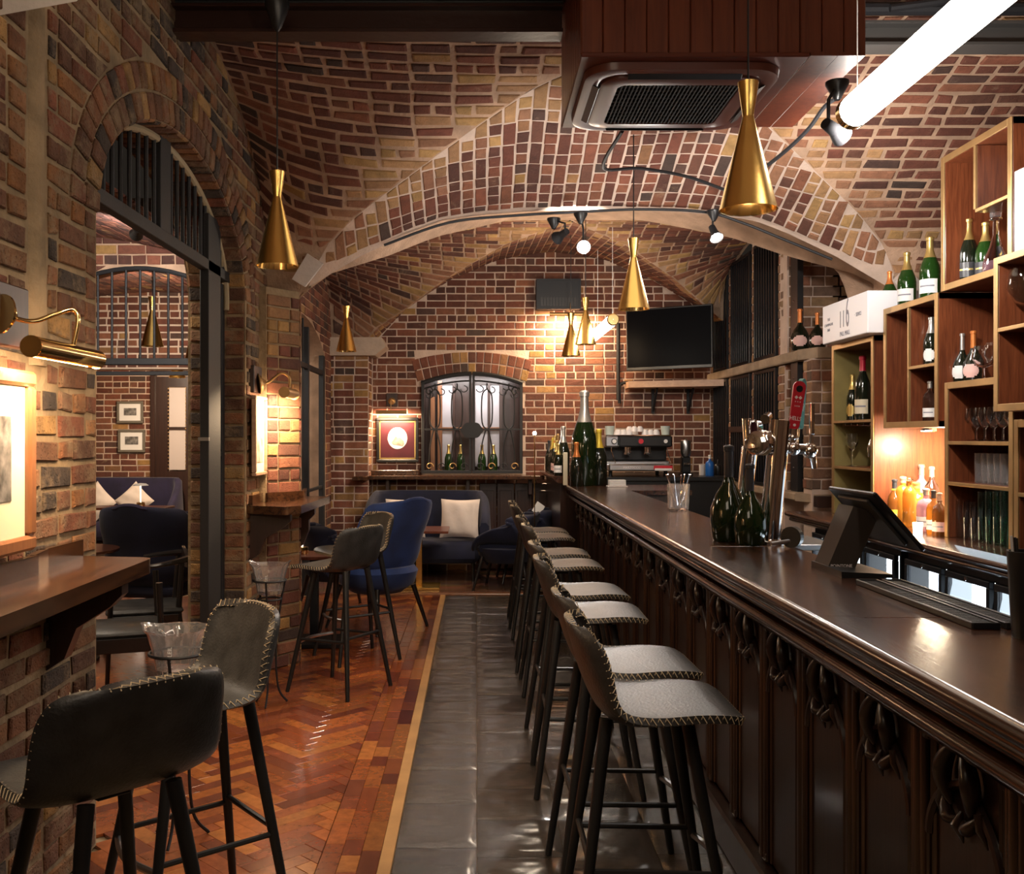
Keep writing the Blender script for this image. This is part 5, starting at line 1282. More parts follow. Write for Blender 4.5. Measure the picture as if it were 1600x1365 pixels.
sb(1455, 2.56, 1.92, .28, 'champagne bottle with a round white label in the upper right cell of the hanging box', foil='silver', lab='white', lsh='round', face=F0, w=.085)
sb(1440, 2.60, 1.61, .19, 'small dark liqueur bottle in the lower right cell of the hanging box', kind='squat', foil='blackf', lab='white', face=F0, w=.07)
sb(1453, 2.54, 1.61, .23, 'square-shouldered clear gin bottle in the lower right cell of the hanging box', kind='spirit', glass='glass', foil='silver', lab='white', face=F0, w=.075)
sb(1513, 2.58, 2.32, .35, 'champagne bottle with a black and gold label in the top box, left of two', glass='dglass', foil='gold', lab='blackf', face=F0, w=.105)
sb(1540, 2.62, 2.32, .31, 'champagne bottle with a black and gold label in the top box, behind the decanter', glass='bgreen', foil='gold', lab='blackf', face=F0, w=.10)
sb(1503, 2.58, 1.805, .27, 'silver foiled champagne bottle with a round white label above the glass shelves', kind='round', foil='silver', lab='white', lsh='round', face=F0, w=.105)
sb(1521, 2.60, 1.805, .275, 'orange foiled champagne bottle with a round pink label above the glass shelves', kind='round', foil='orange', lab='pink', lsh='round', face=F0, w=.105)
sb(1588, 2.42, 1.666, .27, 'champagne bottle with a round white label in the projecting shelf at the right edge', kind='round', foil='silver', lab='white', lsh='round', face=F0, w=.105)
# decanter
dc = thing('decanter', 'long-necked glass decanter with a square stopper in the top box shelf', 'decanter', (2.54, shelfY(1556, 2.54), 2.32))
b = MB(); b.lathe([(.001, 0), (.055, 0), (.062, .02), (.055, .07), (.03, .13), (.014, .19), (.013, .26), (.03, .265), (.03, .27)], n=20); b.build('body', 'glass', dc, smooth=True)
b = MB(); b.lathe([(.001, .003), (.05, .003), (.056, .02), (.052, .06), (.001, .06)], n=18); b.build('contents', 'pinkg', dc, smooth=True); b = MB(); b.box(-.022, .022, -.022, .022, .275, .315, .006); b.build('stopper', 'crystal', dc)
b = MB(); b.box(-.12, .10, -.035, .035, 0, .33, .003); tag(b.build('marbled_carton', 'marble', loc=(2.62, 4.63, 2.64)), 'white marbled carton in the upper right cell of the top box', 'carton')
b = MB(); b.box(-.1, .1, -.10, .10, 0, .36, .003); tag(b.build('marbled_carton', 'marble', loc=(2.44, 4.22, 2.316)), 'large white marbled carton on top of the projecting shelf at the right edge', 'carton')
def glassware(name, label, p, prof, m='glass', group=None, n=18, cat='glass'):
    b = MB(); b.lathe(prof, n=n); o = b.build(name, m, smooth=True, ang=1, loc=p); return tag(o, label, cat, group)
def stem(h, r, bowl=.5): z = h*(1-bowl); return [(.001, .002), (r*.8, .003), (r*.8, .005), (.006, .010), (.0045, z*.9), (r*.5, z+h*.04), (r*.95, z+h*bowl*.4), (r, z+h*bowl*.6), (r*.82, h), (r*.80, h), (r*.96, z+h*bowl*.58), (r*.46, z+h*.06), (.002, z+h*.03)]
def tumbler(h, r): return [(.001, 0), (r*.85, 0), (r*.9, .006), (r, h), (r*.94, h), (r*.84, .012), (.001, .012)]
def copa(h, r): return [(.001, .002), (r*.75, .003), (r*.75, .005), (.007, .012), (.005, h*.35), (r*.6, h*.42), (r, h*.65), (r*.93, h*.9), (r*.8, h), (r*.78, h), (r*.9, h*.88), (r*.96, h*.65), (r*.55, h*.45), (.002, h*.40)]
glassware('balloon_glass', 'round balloon glass beside the orange foiled bottle above the glass shelves', (2.53, shelfY(1537, 2.53), 1.805), copa(.17, .055))
glassware('balloon_glass', 'second balloon glass half behind the brass frame above the glass shelves', (2.60, shelfY(1555, 2.60), 1.805), copa(.19, .05))
glassware('glass_decanter_bowl', 'huge balloon glass with reddish reflections in the projecting shelf at the right edge', (2.40, shelfY(1603, 2.40), 2.0), copa(.26, .075))
for i in range(6):
    px = 1511+i*14; X = 2.56; glassware('wine_glass', ['first', 'second', 'third', 'fourth', 'fifth', 'sixth'][i]+' stemmed glass from the left in the row on the upper glass shelf', (X, shelfY(px, X), 1.50), stem(.17, .036, .6), group='stemmed glasses on the upper glass shelf')
for i in range(5):
    for j in range(2):
        px = 1533+i*10; X = 2.55+j*.09; glassware('tumbler', ['first', 'second', 'third', 'fourth', 'fifth'][i]+' cut tumbler from the left in the '+['front', 'back'][j]+' row on the middle glass shelf', (X, shelfY(px, 2.55)+j*.02, 1.29), tumbler(.15, .032), 'crystal', 'cut tumblers on the middle glass shelf')
for i, (px, m, h) in enumerate([(1503, 'glass', .20), (1515, 'glass', .19), (1527, 'glass', .17), (1539, 'teal', .25), (1551, 'teal', .26), (1563, 'teal', .26), (1574, 'teal', .27)]):
    for j in range(2):
        X = 2.52+j*.10; glassware('highball_glass', ['first', 'second', 'third', 'fourth'][i % 3 if i < 3 else i-3]+(' clear' if m == 'glass' else ' green tinted')+' tall glass from the left, '+['front', 'back'][j]+' row of the lowest glass shelf', (X, shelfY(px, 2.52)+j*.03, 1.0), tumbler(h, .034), m, 'clear highball glasses on the lowest shelf' if m == 'glass' else 'green tinted glasses on the lowest shelf')
# olive shelf glass
o = thing('glass_rack', 'metal hanging rack under the board of the olive lined shelf', 'rack', (2.5, 6.2, 1.60))
for i in range(6): b = MB(); b.tube([(0, i*.105, 0), (.4, i*.105, 0)], .003, 5); b.tube([(0, i*.105, 0), (0, i*.105, .015)], .003, 5); b.tube([(0, i*.105+.06, 0), (.4, i*.105+.06, 0)], .003, 5); b.build('rail', 'chrome', o)
glassware('wine_glass', 'wine glass standing on the middle board of the olive lined shelf', (2.52, shelfY(1331, 2.52), 1.325), stem(.22, .042, .5))
for i in range(4):
    b = MB(); b.lathe([(r, .215-z) for r, z in stem(.21, .03, .55)], n=14); tag(b.build('champagne_flute', 'glass', smooth=True, ang=1, loc=(2.60, 6.2+i*.11, 1.385)), ['rightmost', 'second from the right', 'third from the right', 'leftmost'][i]+' upturned flute hanging in the olive lined shelf', 'glass', 'flutes hanging in the olive lined shelf')
for i in range(5): glassware('coupe_glass', ['rightmost', 'second from the right', 'middle', 'second from the left', 'leftmost'][i]+' coupe glass on the counter inside the olive lined shelf', (2.55, 6.22+i*.115, 1.0), [(.001, .002), (.035, .003), (.005, .01), (.004, .10), (.03, .12), (.052, .15), (.05, .15), (.028, .125), (.002, .11)], group='coupe glasses in the olive lined shelf')
# lit spirits
sp = [(1398, 2.52, .27, 'wine', 'brown', 'blackf', 'yellowf', 'dark bottle with a yellow label and black stopper, leftmost of the lit spirits', .085),
      (1411, 2.56, .29, 'tall', 'amber', 'palew', None, 'tall plain amber bottle with a wide cork, second of the lit spirits', .09),
      (1421, 2.50, .29, 'tall', 'amber', 'glass', 'white', 'amber bottle with a white label, third of the lit spirits', .075),
      (1432, 2.62, .27, 'squat', 'amber', 'gold', 'white', 'round flat amber bottle with a blue-rimmed white label', .13),
      (1447, 2.50, .25, 'squat', 'pinkg', 'silver', 'white', 'clear lilac gin bottle in the middle of the lit spirits', .10),
      (1459, 2.46, .24, 'spirit', 'amber', 'blackf', 'white', 'amber whisky bottle near the right of the lit spirits', .075),
      (1469, 2.45, .23, 'spirit', 'brown', 'palew', 'pink', 'brown whisky bottle with a pink label at the right of the lit spirits', .075),
      (1440, 2.74, .36, 'spirit', 'pinkg', 'silver', 'pink', 'pink gin bottle with a lilac label raised at the back of the lit spirits', .10),
      (1456, 2.76, .35, 'spirit', 'glass', 'silver', 'white', 'clear vodka bottle behind the amber whisky bottle', .09),
      (1425, 2.78, .33, 'tall', 'amber', 'gold', None, 'slim golden bottle at the back of the lit spirits', .08)]
for px, X, h, kd, gl, fo, la, lb, w in sp:
    Y = shelfY(px, X)
    if Y < 5.25: Y = 5.25
    B(lb, (X, Y, 1.0), h, kd, gl, fo, la, face=F0, w=w)
glassware('tea_light', 'small glowing candle glass in front of the lit spirits', (2.33, shelfY(1434, 2.33), 1.0), tumbler(.07, .025), 'warmb', cat='candle')
# ================================================================== BEER TAPS
q5 = Vector((-.93, -.36, .1)).to_track_quat('Z', 'Y').to_matrix()
tp = thing('beer_tap', 'polished chrome beer tap column with red and teal handles', 'beer tap', (1.215, 4.12, BZ)); 
b = MB(); b.lathe([(.001, 0), (.062, 0), (.062, .012), (.05, .02), (.001, .02)], n=24); b.build('base', 'chrome', tp, smooth=True)
b = MB(); b.cyl((0, 0, .015), (.045, 0, .51), .043, .043, 28); b.build('column', 'chrome', tp, smooth=True, ang=.8)
b = MB(); b.cyl((-.07, .19, .01), (-.04, .15, .40), .034, .034, 24); b.build('column', 'chrome', tp, smooth=True, ang=.8)
b = MB(); b.cyl((-.035, -.03, .40), (.03, .1, .42), .036, n=20); b.sphere((-.02, 0, .42), .05, 16); b.build('manifold', 'chrome', tp, smooth=True)
b = MB(); b.lathe([(.001, 0), (.045, 0), (.05, .008), (.05, .02), (.04, .026), (.001, .026)], n=28); q = Vector((-.55, -.83, .1)).to_track_quat('Z', 'Y').to_matrix(); b.v = [tuple(q @ Vector(v)+Vector((-.055, -.03, .415))) for v in b.v]; b.build('badge', 'chrome', tp, smooth=True)
b = MB(); b.lathe([(.001, .0), (.038, 0), (.038, .012), (.001, .012)], n=28); b.v = [tuple(q5 @ Vector(v)*.8+Vector((-.015, .15, .475))) for v in b.v]; b.build('badge', 'maroon', tp)
b = MB(); b.lathe([(.038, -.01), (.05, -.01), (.05, .016), (.038, .016)], n=28); b.v = [tuple(q5 @ Vector(v)*.8+Vector((-.015, .15, .475))) for v in b.v]; b.build('badge_rim', 'chrome', tp, smooth=True)
b = MB(); b.cyl((-.01, .03, .515), (.03, .12, .53), .02, n=14); b.cyl((-.045, .15, .40), (-.05, .16, .52), .022, n=14); b.build('tap_fitting', 'chrome', tp, smooth=True)
# tap arms going to the bartender's side
b = MB(); b.cyl((.04, 0, .395), (.16, .01, .39), .022, n=16); b.sphere((.10, 0, .395), .030, 14); b.sphere((.17, .01, .385), .033, 14); b.tube([(.17, .01, .38), (.185, .01, .35), (.19, .01, .31)], [.018, .014, .011], 12); b.build('tap_body', 'chrome', tp, smooth=True)
for x, y, zz in ((.095, -.005, .42), (.125, .06, .42)): b = MB(); b.cyl((x, y, zz-.02), (x+.005, y, zz+.055), .012, .016, 12); b.sphere((x, y, zz+.02), .018, 10); b.build('handle_socket', 'chrome', tp, smooth=True)
b = MB(); b.cyl((.11, .06, .39), (.13, .07, .39), .02, n=12); b.build('tap_body', 'chrome', tp)
b = MB(); b.tube([(.175, .01, .40), (.178, .01, .46)], [.012, .008], 10); b.box(.17, .19, 0, .018, .45, .585, .005); b.build('small_handle', 'chrome', tp, smooth=True, ang=.5)
def paddle(nm, m, base, tilt, w, h, th, yaw):
    b = MB(); pts = []
    for i in range(13): a = PI*i/12; pts.append((w/2*math.cos(a), h-w/2+w/2*math.sin(a)))
    for i in range(13): a = PI+PI*i/12; pts.append((w/2*.8*math.cos(a), w/2*.8+w/2*.8*math.sin(a)))
    mt = Matrix.Translation(base) @ Matrix.Rotation(yaw, 4, 'Z') @ Matrix.Rotation(tilt, 4, 'Y')
    b.prism(pts, lambda x, z: mt @ Vector((x, -th/2, z)), lambda x, z: mt @ Vector((x, th/2, z))); b.build(nm, m, tp, smooth=True, ang=.6); return mt
mt = paddle('red_handle', 'red', (.098, -.005, .47), R(8), .052, .205, .012, 0)
tm = lambda x, z: mt @ basis(Vector((x, -.0066, z)), (1, 0, 0), (0, 0, 1))
text('HELLS', .024, 'inkw', tp, tm(0, .048), sx=.75); text('★ ★ ★', .008, 'inkw', tp, tm(0, .118)); text('◆◆', .016, 'inkw', tp, tm(0, .135)); text('LAGER', .008, 'inkw', tp, tm(0, .1)); text('●', .016, 'inkw', tp, tm(0, .02))
b = MB(); b.cyl(tm(0, .172).translation, tm(0, .172).translation+Vector((0, -.0006, 0)), .014, n=18); b.build('dark_roundel', 'black', tp)
mt = paddle('teal_handle', 'tealp', (.142, .05, .475), R(9), .05, .215, .018, R(50))
text('PALE  ALE', .016, 'inkw', tp, mt @ Matrix.Translation((0, -.0106, .11)) @ Matrix.Rotation(R(90), 4, 'X') @ Matrix.Rotation(R(90), 4, 'Z'))
o = thing('tap_wheel', 'black round fitting on a short grey bar at the foot of the beer tap', 'fitting', (1.25, 3.93, BZ)); b = MB(); b.cyl((-.01, -.01, .045), (.01, .012, .045), .042, n=24); b.build('wheel', 'black', o); b = MB(); b.cyl((-.09, -.02, .02), (-.005, 0, .03), .009, n=10); b.build('bar', 'steel', o)
tag(MB().box(-.012, .012, -.004, .004, 0, .10).build('card_menu', 'cream', loc=(1.165, 4.1, BZ)), 'small upright cream card between the dark bottles and the tap', 'card')
# ================================================================== POS TERMINAL
ps = thing('till_terminal', 'black touchscreen till on a slanted pedestal, its back turned to the room', 'till', (1.2, 3.3, BZ)); Op = Vector(ps.location)
tl = Vector((1.242, 3.5, 1.346)); tr = Vector((1.242, 3.1, 1.346)); br_ = Vector((1.40, 3.1, 1.165)); u = (tr-tl).normalized(); dn = (br_-tr); n = u.cross(dn.normalized())
m = Matrix((u, -dn.normalized(), n)).transposed().to_4x4(); m.translation = (tl+br_)/2-Op
b = MB(); b.obox(m, .40, dn.length, .014, .004); b.build('screen_housing', 'black', ps); b = MB(); b.obox(m @ Matrix.Translation((0, .0, .012 if n.x < 0 else -.012)), .26, dn.length*.8, .012, .004); b.build('rear_cover', 'grad', ps)
b = MB(); b.prism([(-.06, 0), (.03, 0), (.115, .19), (.03, .215)], lambda x, z: Vector((x, -.06, z)), lambda x, z: Vector((x, .07, z))); b.build('pedestal', simple('pos_brown', (.045, .034, .028), .45), ps)
b = MB(); b.prism([(-.06, 0), (.10, 0), (.10, .012), (-.06, .02)], lambda x, z: Vector((x, -.2, z)), lambda x, z: Vector((x, .08, z))); b.build('base_plate', 'black', ps)
text('POINTONE', .014, 'inkw', ps, basis(Vector((-.045, -.061, .02)), (1, 0, 0), (0, 0, 1)), align='LEFT')
# drip mats
for x0, x1, lb in ((1.135, 1.20, 'near'), (1.212, 1.272, 'far')):
    t = thing('drip_tray', f'long black rubber bar mat at the {"aisle" if lb=="near" else "bartender"} side of the right edge of the counter', 'bar mat', (x0, 2.27, BZ))
    b = MB(); b.box(0, x1-x0, 0, .005, 0, .016, .002); b.box(0, x1-x0, .70, .705, 0, .016, .002); b.box(0, .006, .005, .70, 0, .016, .002); b.box(x1-x0-.006, x1-x0, .005, .70, 0, .016, .002); b.build('rim', 'black', t)
    b = MB(); b.box(.006, x1-x0-.006, .005, .70, 0, .008)
    for i in range(46): b.box(.008, x1-x0-.008, .012+i*.015, .018+i*.015, .008, .012)
    b.build('ribbed_mat', 'mat_rubber', t)
cp = thing('straw_cup', 'tall black cup of black and white straws at the right edge', 'cup', (1.214, 2.18, BZ)); b = MB(); b.lathe([(.001, 0), (.035, 0), (.045, .19), (.041, .19), (.033, .006), (.001, .006)], n=18); b.build('cup', 'black', cp, smooth=True)
for i in range(9): a = i*2.4; b = MB(); b.cyl((.02*math.cos(a), .02*math.sin(a), .01), (.036*math.cos(a), .036*math.sin(a), .215+.006*(i % 3)), .003, n=6); b.build('straw', 'white' if i % 2 else 'black', cp)
cg = thing('crystal_tumbler', 'cut crystal glass holding steel stirrers on the bar', 'glass', (1.215, 5.98, BZ)); b = MB(); n = 24; vs = []; fs = []
prof = [(.001, 0), (.055, 0), (.060, .01), (.066, .16), (.060, .16), (.054, .014), (.001, .014)]
for q_, z in prof:
    for i in range(n): a = 2*PI*i/n; rr_ = q_*(1+.025*(i % 2)*(q_ > .055)); vs.append((rr_*math.cos(a), rr_*math.sin(a), z))
for k in range(len(prof)-1):
    for i in range(n): j = (i+1) % n; fs.append((k*n+i, k*n+j, (k+1)*n+j, (k+1)*n+i))
b.add(vs, fs); b.build('glass', 'crystal', cg)
for i in range(9): a = i*2.4; e = Vector((.075*math.cos(a), .05*math.sin(a), .215)); b = MB(); b.cyl((.01*math.cos(a), .01*math.sin(a), .02), e, .0018, n=5); b.sphere(e, .008, 8, .4); b.build('stirrer', 'chrome', cg)
o = thing('napkin_stack', 'white folded napkins stacked on a small dish at the far end of the bar', 'napkins', (1.25, 8.85, BZ)); b = MB(); b.box(-.09, .09, -.06, .06, 0, .008, .003); b.build('dish', 'porcelain', o)
for i in range(4): b = MB(); b.box(-.075, .075, -.05+.003*i, .045+.002*i, .009+i*.013, .0215+i*.013, .003); b.build('napkin', 'white', o)
tag(MB().box(-.06, .06, -.06, .06, 0, .03, .004).build('bar_caddy', 'black', loc=(1.48, 6.9, .9)), 'black tray edge behind the bar beside the fridge', 'tray')
# ================================================================== COFFEE MACHINE
cm = thing('coffee_machine', 'chrome and black espresso machine with white cups on top at the back of the bar', 'coffee machine', (1.64, 10.2, 1.12))
b = MB(); b.box(-.33, .33, -.05, .42, .08, .16, .01); b.box(-.31, .31, -.22, .1, .06, .13, .012); b.build('drip_base', 'steel', cm)
b = MB(); b.box(-.32, .32, .05, .42, .16, .32, .01); b.build('back_splash', 'black', cm)
b = MB(); b.box(-.20, .34, -.16, .42, .30, .415, .015); b.build('head_panel', 'black', cm); b = MB(); b.box(-.34, -.20, -.16, .42, .30, .415, .015); b.build('head_end', 'steel', cm)
b = MB(); b.box(-.33, .33, -.15, .40, .415, .425); b.build('cup_tray', 'chrome', cm)
for x, m_, r in ((-.25, 'white', .022), (.02, 'red', .026), (.27, 'white', .02)): b = MB(); b.cyl((x, -.162, .36), (x, -.172, .36), r, n=18); b.build('gauge', m_, cm); b = MB(); b.lathe([(r, 0), (r+.008, 0), (r+.008, .012), (r, .012)], n=18); b.v = [(x+p[0], -.162-p[2], .36+p[1]) for p in b.v]; b.build('gauge_rim', 'black', cm)
for x in (-.1, .1): 
    b = MB(); b.cyl((x, -.08, .30), (x, -.08, .235), .035, n=18); b.cyl((x, -.08, .245), (x, -.08, .225), .042, n=18); b.build('group_head', 'chrome', cm, smooth=True, ang=.6)
    b = MB(); b.tube([(x, -.11, .235), (x, -.26, .225)], [.012, .016], 10); b.build('portafilter_handle', 'black', cm, smooth=True)
for x in (-.28, .28): b = MB(); b.tube(spline([(x, -.17, .30), (x, -.2, .26), (x+.03, -.19, .17), (x+.04, -.18, .14)], 5), .006, 6); b.build('steam_wand', 'chrome', cm, smooth=True)
b = MB(); b.box(.14, .33, -.228, -.222, .075, .115, .002); b.build('red_cloth', 'red', cm); b = MB(); b.box(.15, .32, -.232, -.228, .065, .088, .001); b.build('white_tag', 'white', cm)
text('MARZOCCO', .03, 'inkw', cm, basis(Vector((-.08, -.223, .095)), (1, 0, 0), (0, 0, 1)))
for sx in (-1, 1):
    for y in (-.1, .36): b = MB(); b.cyl((sx*.28, y, 0), (sx*.28, y, .08), .02, n=10); b.build('foot', 'black', cm)
for i in range(18):
    x = -.20+(i % 8)*.055+(.02 if i > 7 else 0); y = -.10+(i//8)*.10; z = .425+(.032 if i in (3, 4, 10, 12) else 0)
    b = MB(); b.lathe([(.001, .055), (.018, .055), (.034, .03), (.038, 0), (.034, 0), (.03, .028), (.001, .05)], n=14); c_ = b.build('espresso_cup', 'porcelain', smooth=True, ang=1, loc=(1.64+x, 10.2+y, 1.12+z+random.choice([0, .0])))
    tag(c_, ['first', 'second', 'third', 'fourth', 'fifth', 'sixth', 'seventh', 'eighth'][i % 8]+' white cup from the left in the '+['front', 'middle', 'back'][i//8]+' row on the espresso machine', 'cup', 'white cups on the espresso machine')
for x, lb in ((-.28, 'left'), (.29, 'right')):
    b = MB(); b.lathe([(.001, 0), (.04, 0), (.05, .09), (.045, .09), (.036, .005), (.001, .005)], n=16); tag(b.build('takeaway_cup', simple('pale_green_cup', (.42, .48, .44), .5), smooth=True, loc=(1.64+x, 10.15, 1.545)), f'pale green paper cup stack at the {lb} end of the espresso machine', 'cup')
gr = thing('coffee_grinder', 'black coffee grinder with a metal hopper right of the espresso machine', 'grinder', (2.17, 10.3, 1.12))
b = MB(); b.box(-.06, .06, -.08, .08, 0, .03, .008); b.box(-.045, .045, -.03, .07, .03, .2, .01); b.build('body', 'black', gr); b = MB(); b.lathe([(.04, .2), (.055, .24), (.055, .36), (.05, .37), (.001, .37)], n=18); b.build('hopper', 'steel', gr, smooth=True); b = MB(); b.sphere((0, 0, .385), .016, 10); b.build('knob', 'chrome', gr); b = MB(); b.cyl((-.03, -.032, .12), (.03, -.032, .12), .02, n=12); b.build('chute', 'chrome', gr)
B('blue soap bottle beside the coffee grinder', (2.43, 10.35, 1.12), .22, 'spirit', simple('blue_plastic', (.02, .12, .42), .3), 'white', None, w=.09)
b = MB(); b.lathe([(.001, 0), (.035, 0), (.038, .11), (.001, .11)], n=14); b2 = b.build('paper_cup', 'porcelain', smooth=True, ang=.6, loc=(2.40, 10.55, 1.12)); tag(b2, 'white paper cup behind the blue bottle', 'cup')
B('small black pump bottle at the right of the coffee counter', (2.55, 10.5, 1.12), .17, 'spirit', 'black', 'blackf', None, w=.08)
# ================================================================== TV
tv = thing('television', 'large black flat television angled above the coffee machine', 'television', (2.0, 10.5, 2.55))
a = P(977, 487, 10.75); c = P(1112, 477, 10.3); d_ = P(986, 580, 10.75); e = P(1112, 568, 10.3)
u = (c-a).normalized(); w = Vector((0, 0, 1)); w = (w-u*w.dot(u)).normalized(); n = u.cross(w); cc = (a+c+d_+e)/4
m = Matrix((u, w, n)).transposed().to_4x4(); m.translation = cc-Vector(tv.location); TW = (c-a).length; TH = .66
b = MB(); b.obox(m, TW, TH, .045, .006); b.build('housing', 'black', tv); b = MB(); b.obox(m @ Matrix.Translation((0, .008, .024)), TW-.03, TH-.05, .004); b.build('screen', 'screen', tv)
b = MB(); b.bar(cc-Vector(tv.location)-n*.03, Vector((2.3, 11.28, 2.5))-Vector(tv.location), .05); b.build('wall_arm', 'iron', tv)
o = thing('wall_shelf', 'pale wooden shelf on the brick wall under the television', 'shelf', (2.1, 11.0, 2.07))
b = MB(); b.prism([(-.42, -.02), (.54, -.4), (.54, .28), (-.42, .28)], lambda x, y: Vector((x, y, 0)), lambda x, y: Vector((x, y, .07))); b.build('board', 'palew', o)
for x in (-.1, .3): b = MB(); b.bar((x, .27, -.28), (x, .27, 0), .03, .03); b.bar((x, .25, -.25), (x, 0, -.01), .02, .02); b.build('bracket', 'iron', o)
b = MB(); b.tube([P(966, 505, 11.2), P(966, 625, 11.2)], .022, 8); b.tube(spline([P(968, 630, 11.2), P(968, 605, 11.2), P(975, 598, 11.2), P(1000, 597, 11.2)], 5), .018, 8); tag(b.build('wall_conduit', 'iron', smooth=True), 'black pipe and bend on the brick wall left of the television shelf', 'pipe')
vt = thing('vent_box', 'dark blue-black vent box high on the back wall', 'vent', (.92, 11.15, 2.96)); b = MB(); b.box(-.25, .25, 0, .15, 0, .34, .008); b.build('housing', 'bluish', vt)
for i in range(12): b = MB(); b.box(-.2+i*.034, -.19+i*.034+.012, -.006, 0, .04, .13); b.build('louvre', 'black', vt)
b = MB()
for (x0, x1, z0, z1) in ((-.25, .25, 0, .02), (-.25, .25, .32, .34), (-.25, -.23, .02, .32), (.23, .25, .02, .32)): b.box(x0, x1, -.012, 0, z0, z1)
b.build('frame', 'bluish', vt)
# ================================================================== WINE CAGES
for row, (z0, z1) in enumerate(((1.07, 2.14), (2.24, 3.32))):
    for ci, (y0, y1, zt) in enumerate(((10.50, 11.09, -.08), (9.62, 10.33, .0), (8.78, 9.47, .02))):
        zz = z1+(zt if row else 0); lb = ('lower' if not row else 'upper')+' black barred wine cage, '+['farthest from the bar', 'middle of three', 'nearest the black post'][ci]
        t = thing('wine_cage', lb, 'wine cage', (2.66, y0, z0)); H = zz-z0; Wd = y1-y0
        b = MB(); b.box(-.02, .02, 0, .03, 0, H, .003); b.box(-.02, .02, Wd-.03, Wd, 0, H, .003); b.box(-.02, .02, .03, Wd-.03, 0, .03, .003); b.box(-.02, .02, .03, Wd-.03, H-.03, H, .003); b.build('door_frame', 'cage', t)
        nb = int((Wd-.08)/.068)
        for i in range(nb): y = .065+i*(Wd-.13)/(nb-1); b = MB(); b.box(-.012, .012, y-.013, y+.013, .03, H-.03, .002); b.build('bar', 'cage', t)
        if ci == 1 and row == 0: b = MB(); b.box(-.035, -.02, -.02, Wd+.02, .50, .56, .003); b.build('cross_bar', 'door', t)
        b = MB()
        for i in range(int(Wd/.14)):
            for k in range(int(H/.2)): b.cyl((.12, .1+i*.13, .1+k*.19), (.34, .1+i*.13, .1+k*.19), .042, n=8)
        b.build('racked_bottles', 'dglass', t, kind='stuff')
o = thing('black_post', 'black painted board post between the wine cages and the brick recess', 'post', (2.72, 8.35, 1.066)); b = MB(); b.box(-.05, 0, -.09, .09, 0, 1.084, .003); b.build('lower_board', 'black', o)
b = MB(); b.box(-.05, 0, -.09, .09, 1.17, 2.3, .003); b.build('upper_board', 'black', o)
for z in (.2, .95, 1.6, 2.0): b = MB(); b.sphere((-.052, .0, z), .008, 8); b.build('bolt', 'chrome', o)
o = thing('document_rack', 'dark slotted rack in the recess beside the beer taps', 'rack', (2.78, 8.15, 1.066))
b = MB(); b.box(-.06, .2, -.02, .18, 0, .02); b.box(.18, .2, -.02, .18, .02, .5); b.build('case', 'black', o)
for i in range(4): b = MB(); b.box(-.07, .18, -.02, .18, .09+i*.11, .11+i*.11, .002); b.build('shelf_board', 'iron', o)
o = thing('corner_plinth', 'dark block under the brick pilaster behind the taps', 'block', (2.66, 7.84, 1.0)); b = MB(); b.box(0, .2, -.1, .0, -.03, .06, .004); b.build('block', 'door', o)
# small items behind bar
for i in range(4): glassware('shot_glass', ['leftmost', 'second', 'third', 'rightmost'][i]+' little shot glass on the shelf behind the tap foot', (1.46+i*.07, 5.2+.05*(i % 2), .985), tumbler(.055, .02), group='shot glasses behind the tap')
b = MB(); b.box(-.1, .35, -.25, .2, -.03, 0, .004); tag(b.build('speed_shelf', 'steel', loc=(1.45, 5.2, .985)), 'dark metal shelf behind the bar carrying shot glasses', 'shelf')
# ================================================================== BACK WINDOW AND GATE
wd = thing('window_recess', 'recessed internal window behind the wrought iron gate, pale panes and dark wood', 'window', (-.055, 11.32, 1.11)); Ow = Vector(wd.location)
def wb(nm, m, x0, x1, y0, y1, z0, z1, bv=.002): b = MB(); b.box(x0-Ow.x, x1-Ow.x, y0-Ow.y, y1-Ow.y, z0-Ow.z, z1-Ow.z, bv); return b.build(nm, m, wd)
wb('recess_back', 'door', -.62, .51, 11.98, 12.0, 1.11, 2.3); wb('recess_side', 'door', -.66, -.62, 11.5, 12.0, 1.05, 2.3); wb('recess_side', 'door', .51, .55, 11.5, 12.0, 1.05, 2.3)
wb('sill', 'ledgew', -.62, .51, 11.32, 12.0, 1.07, 1.115); wb('recess_head', 'door', -.66, .55, 11.5, 12.0, 2.28, 2.32)
for x0, x1, z0, z1 in ((-.415, -.29, 1.17, 1.60), (-.415, -.29, 1.64, 2.14), (-.02, .13, 1.17, 1.60), (-.02, .13, 1.64, 2.14), (.16, .27, 1.17, 1.60), (.16, .27, 1.64, 2.14)): wb('pane', 'cloudg', x0, x1, 11.90, 11.91, z0, z1)
for x0, x1 in ((-.47, -.415), (-.29, -.26), (-.06, -.02), (.13, .16), (.27, .31)): wb('mullion', 'frame' if x0 < -.4 else 'door', x0, x1, 11.88, 11.94, 1.115, 2.2)
wb('glazing_bar', 'frame', -.415, .27, 11.88, 11.92, 1.60, 1.64); wb('curtain', 'frame', -.55, -.50, 11.8, 11.84, 1.115, 2.0)
br = Bricks(); br.courses(lambda x, z: Vector((x, 11.93, z)), 1, 1.12, 2.2, lambda v: [(-.27, -.06)], ch=.07, L=.2, d=.006, jw=.012)
br.finish(wd, cap=60)
lamp('AREA', (-.05, 11.6, 2.22), 9, (1, .93, .9), .9, (-.05, 11.95, 1.5), sy=.1)
gt = thing('iron_gate', 'wrought iron double gate with scrolls and an oval boss in front of the back window', 'gate', (-.055, 11.24, 1.11))
H = 1.10; Wg = .575
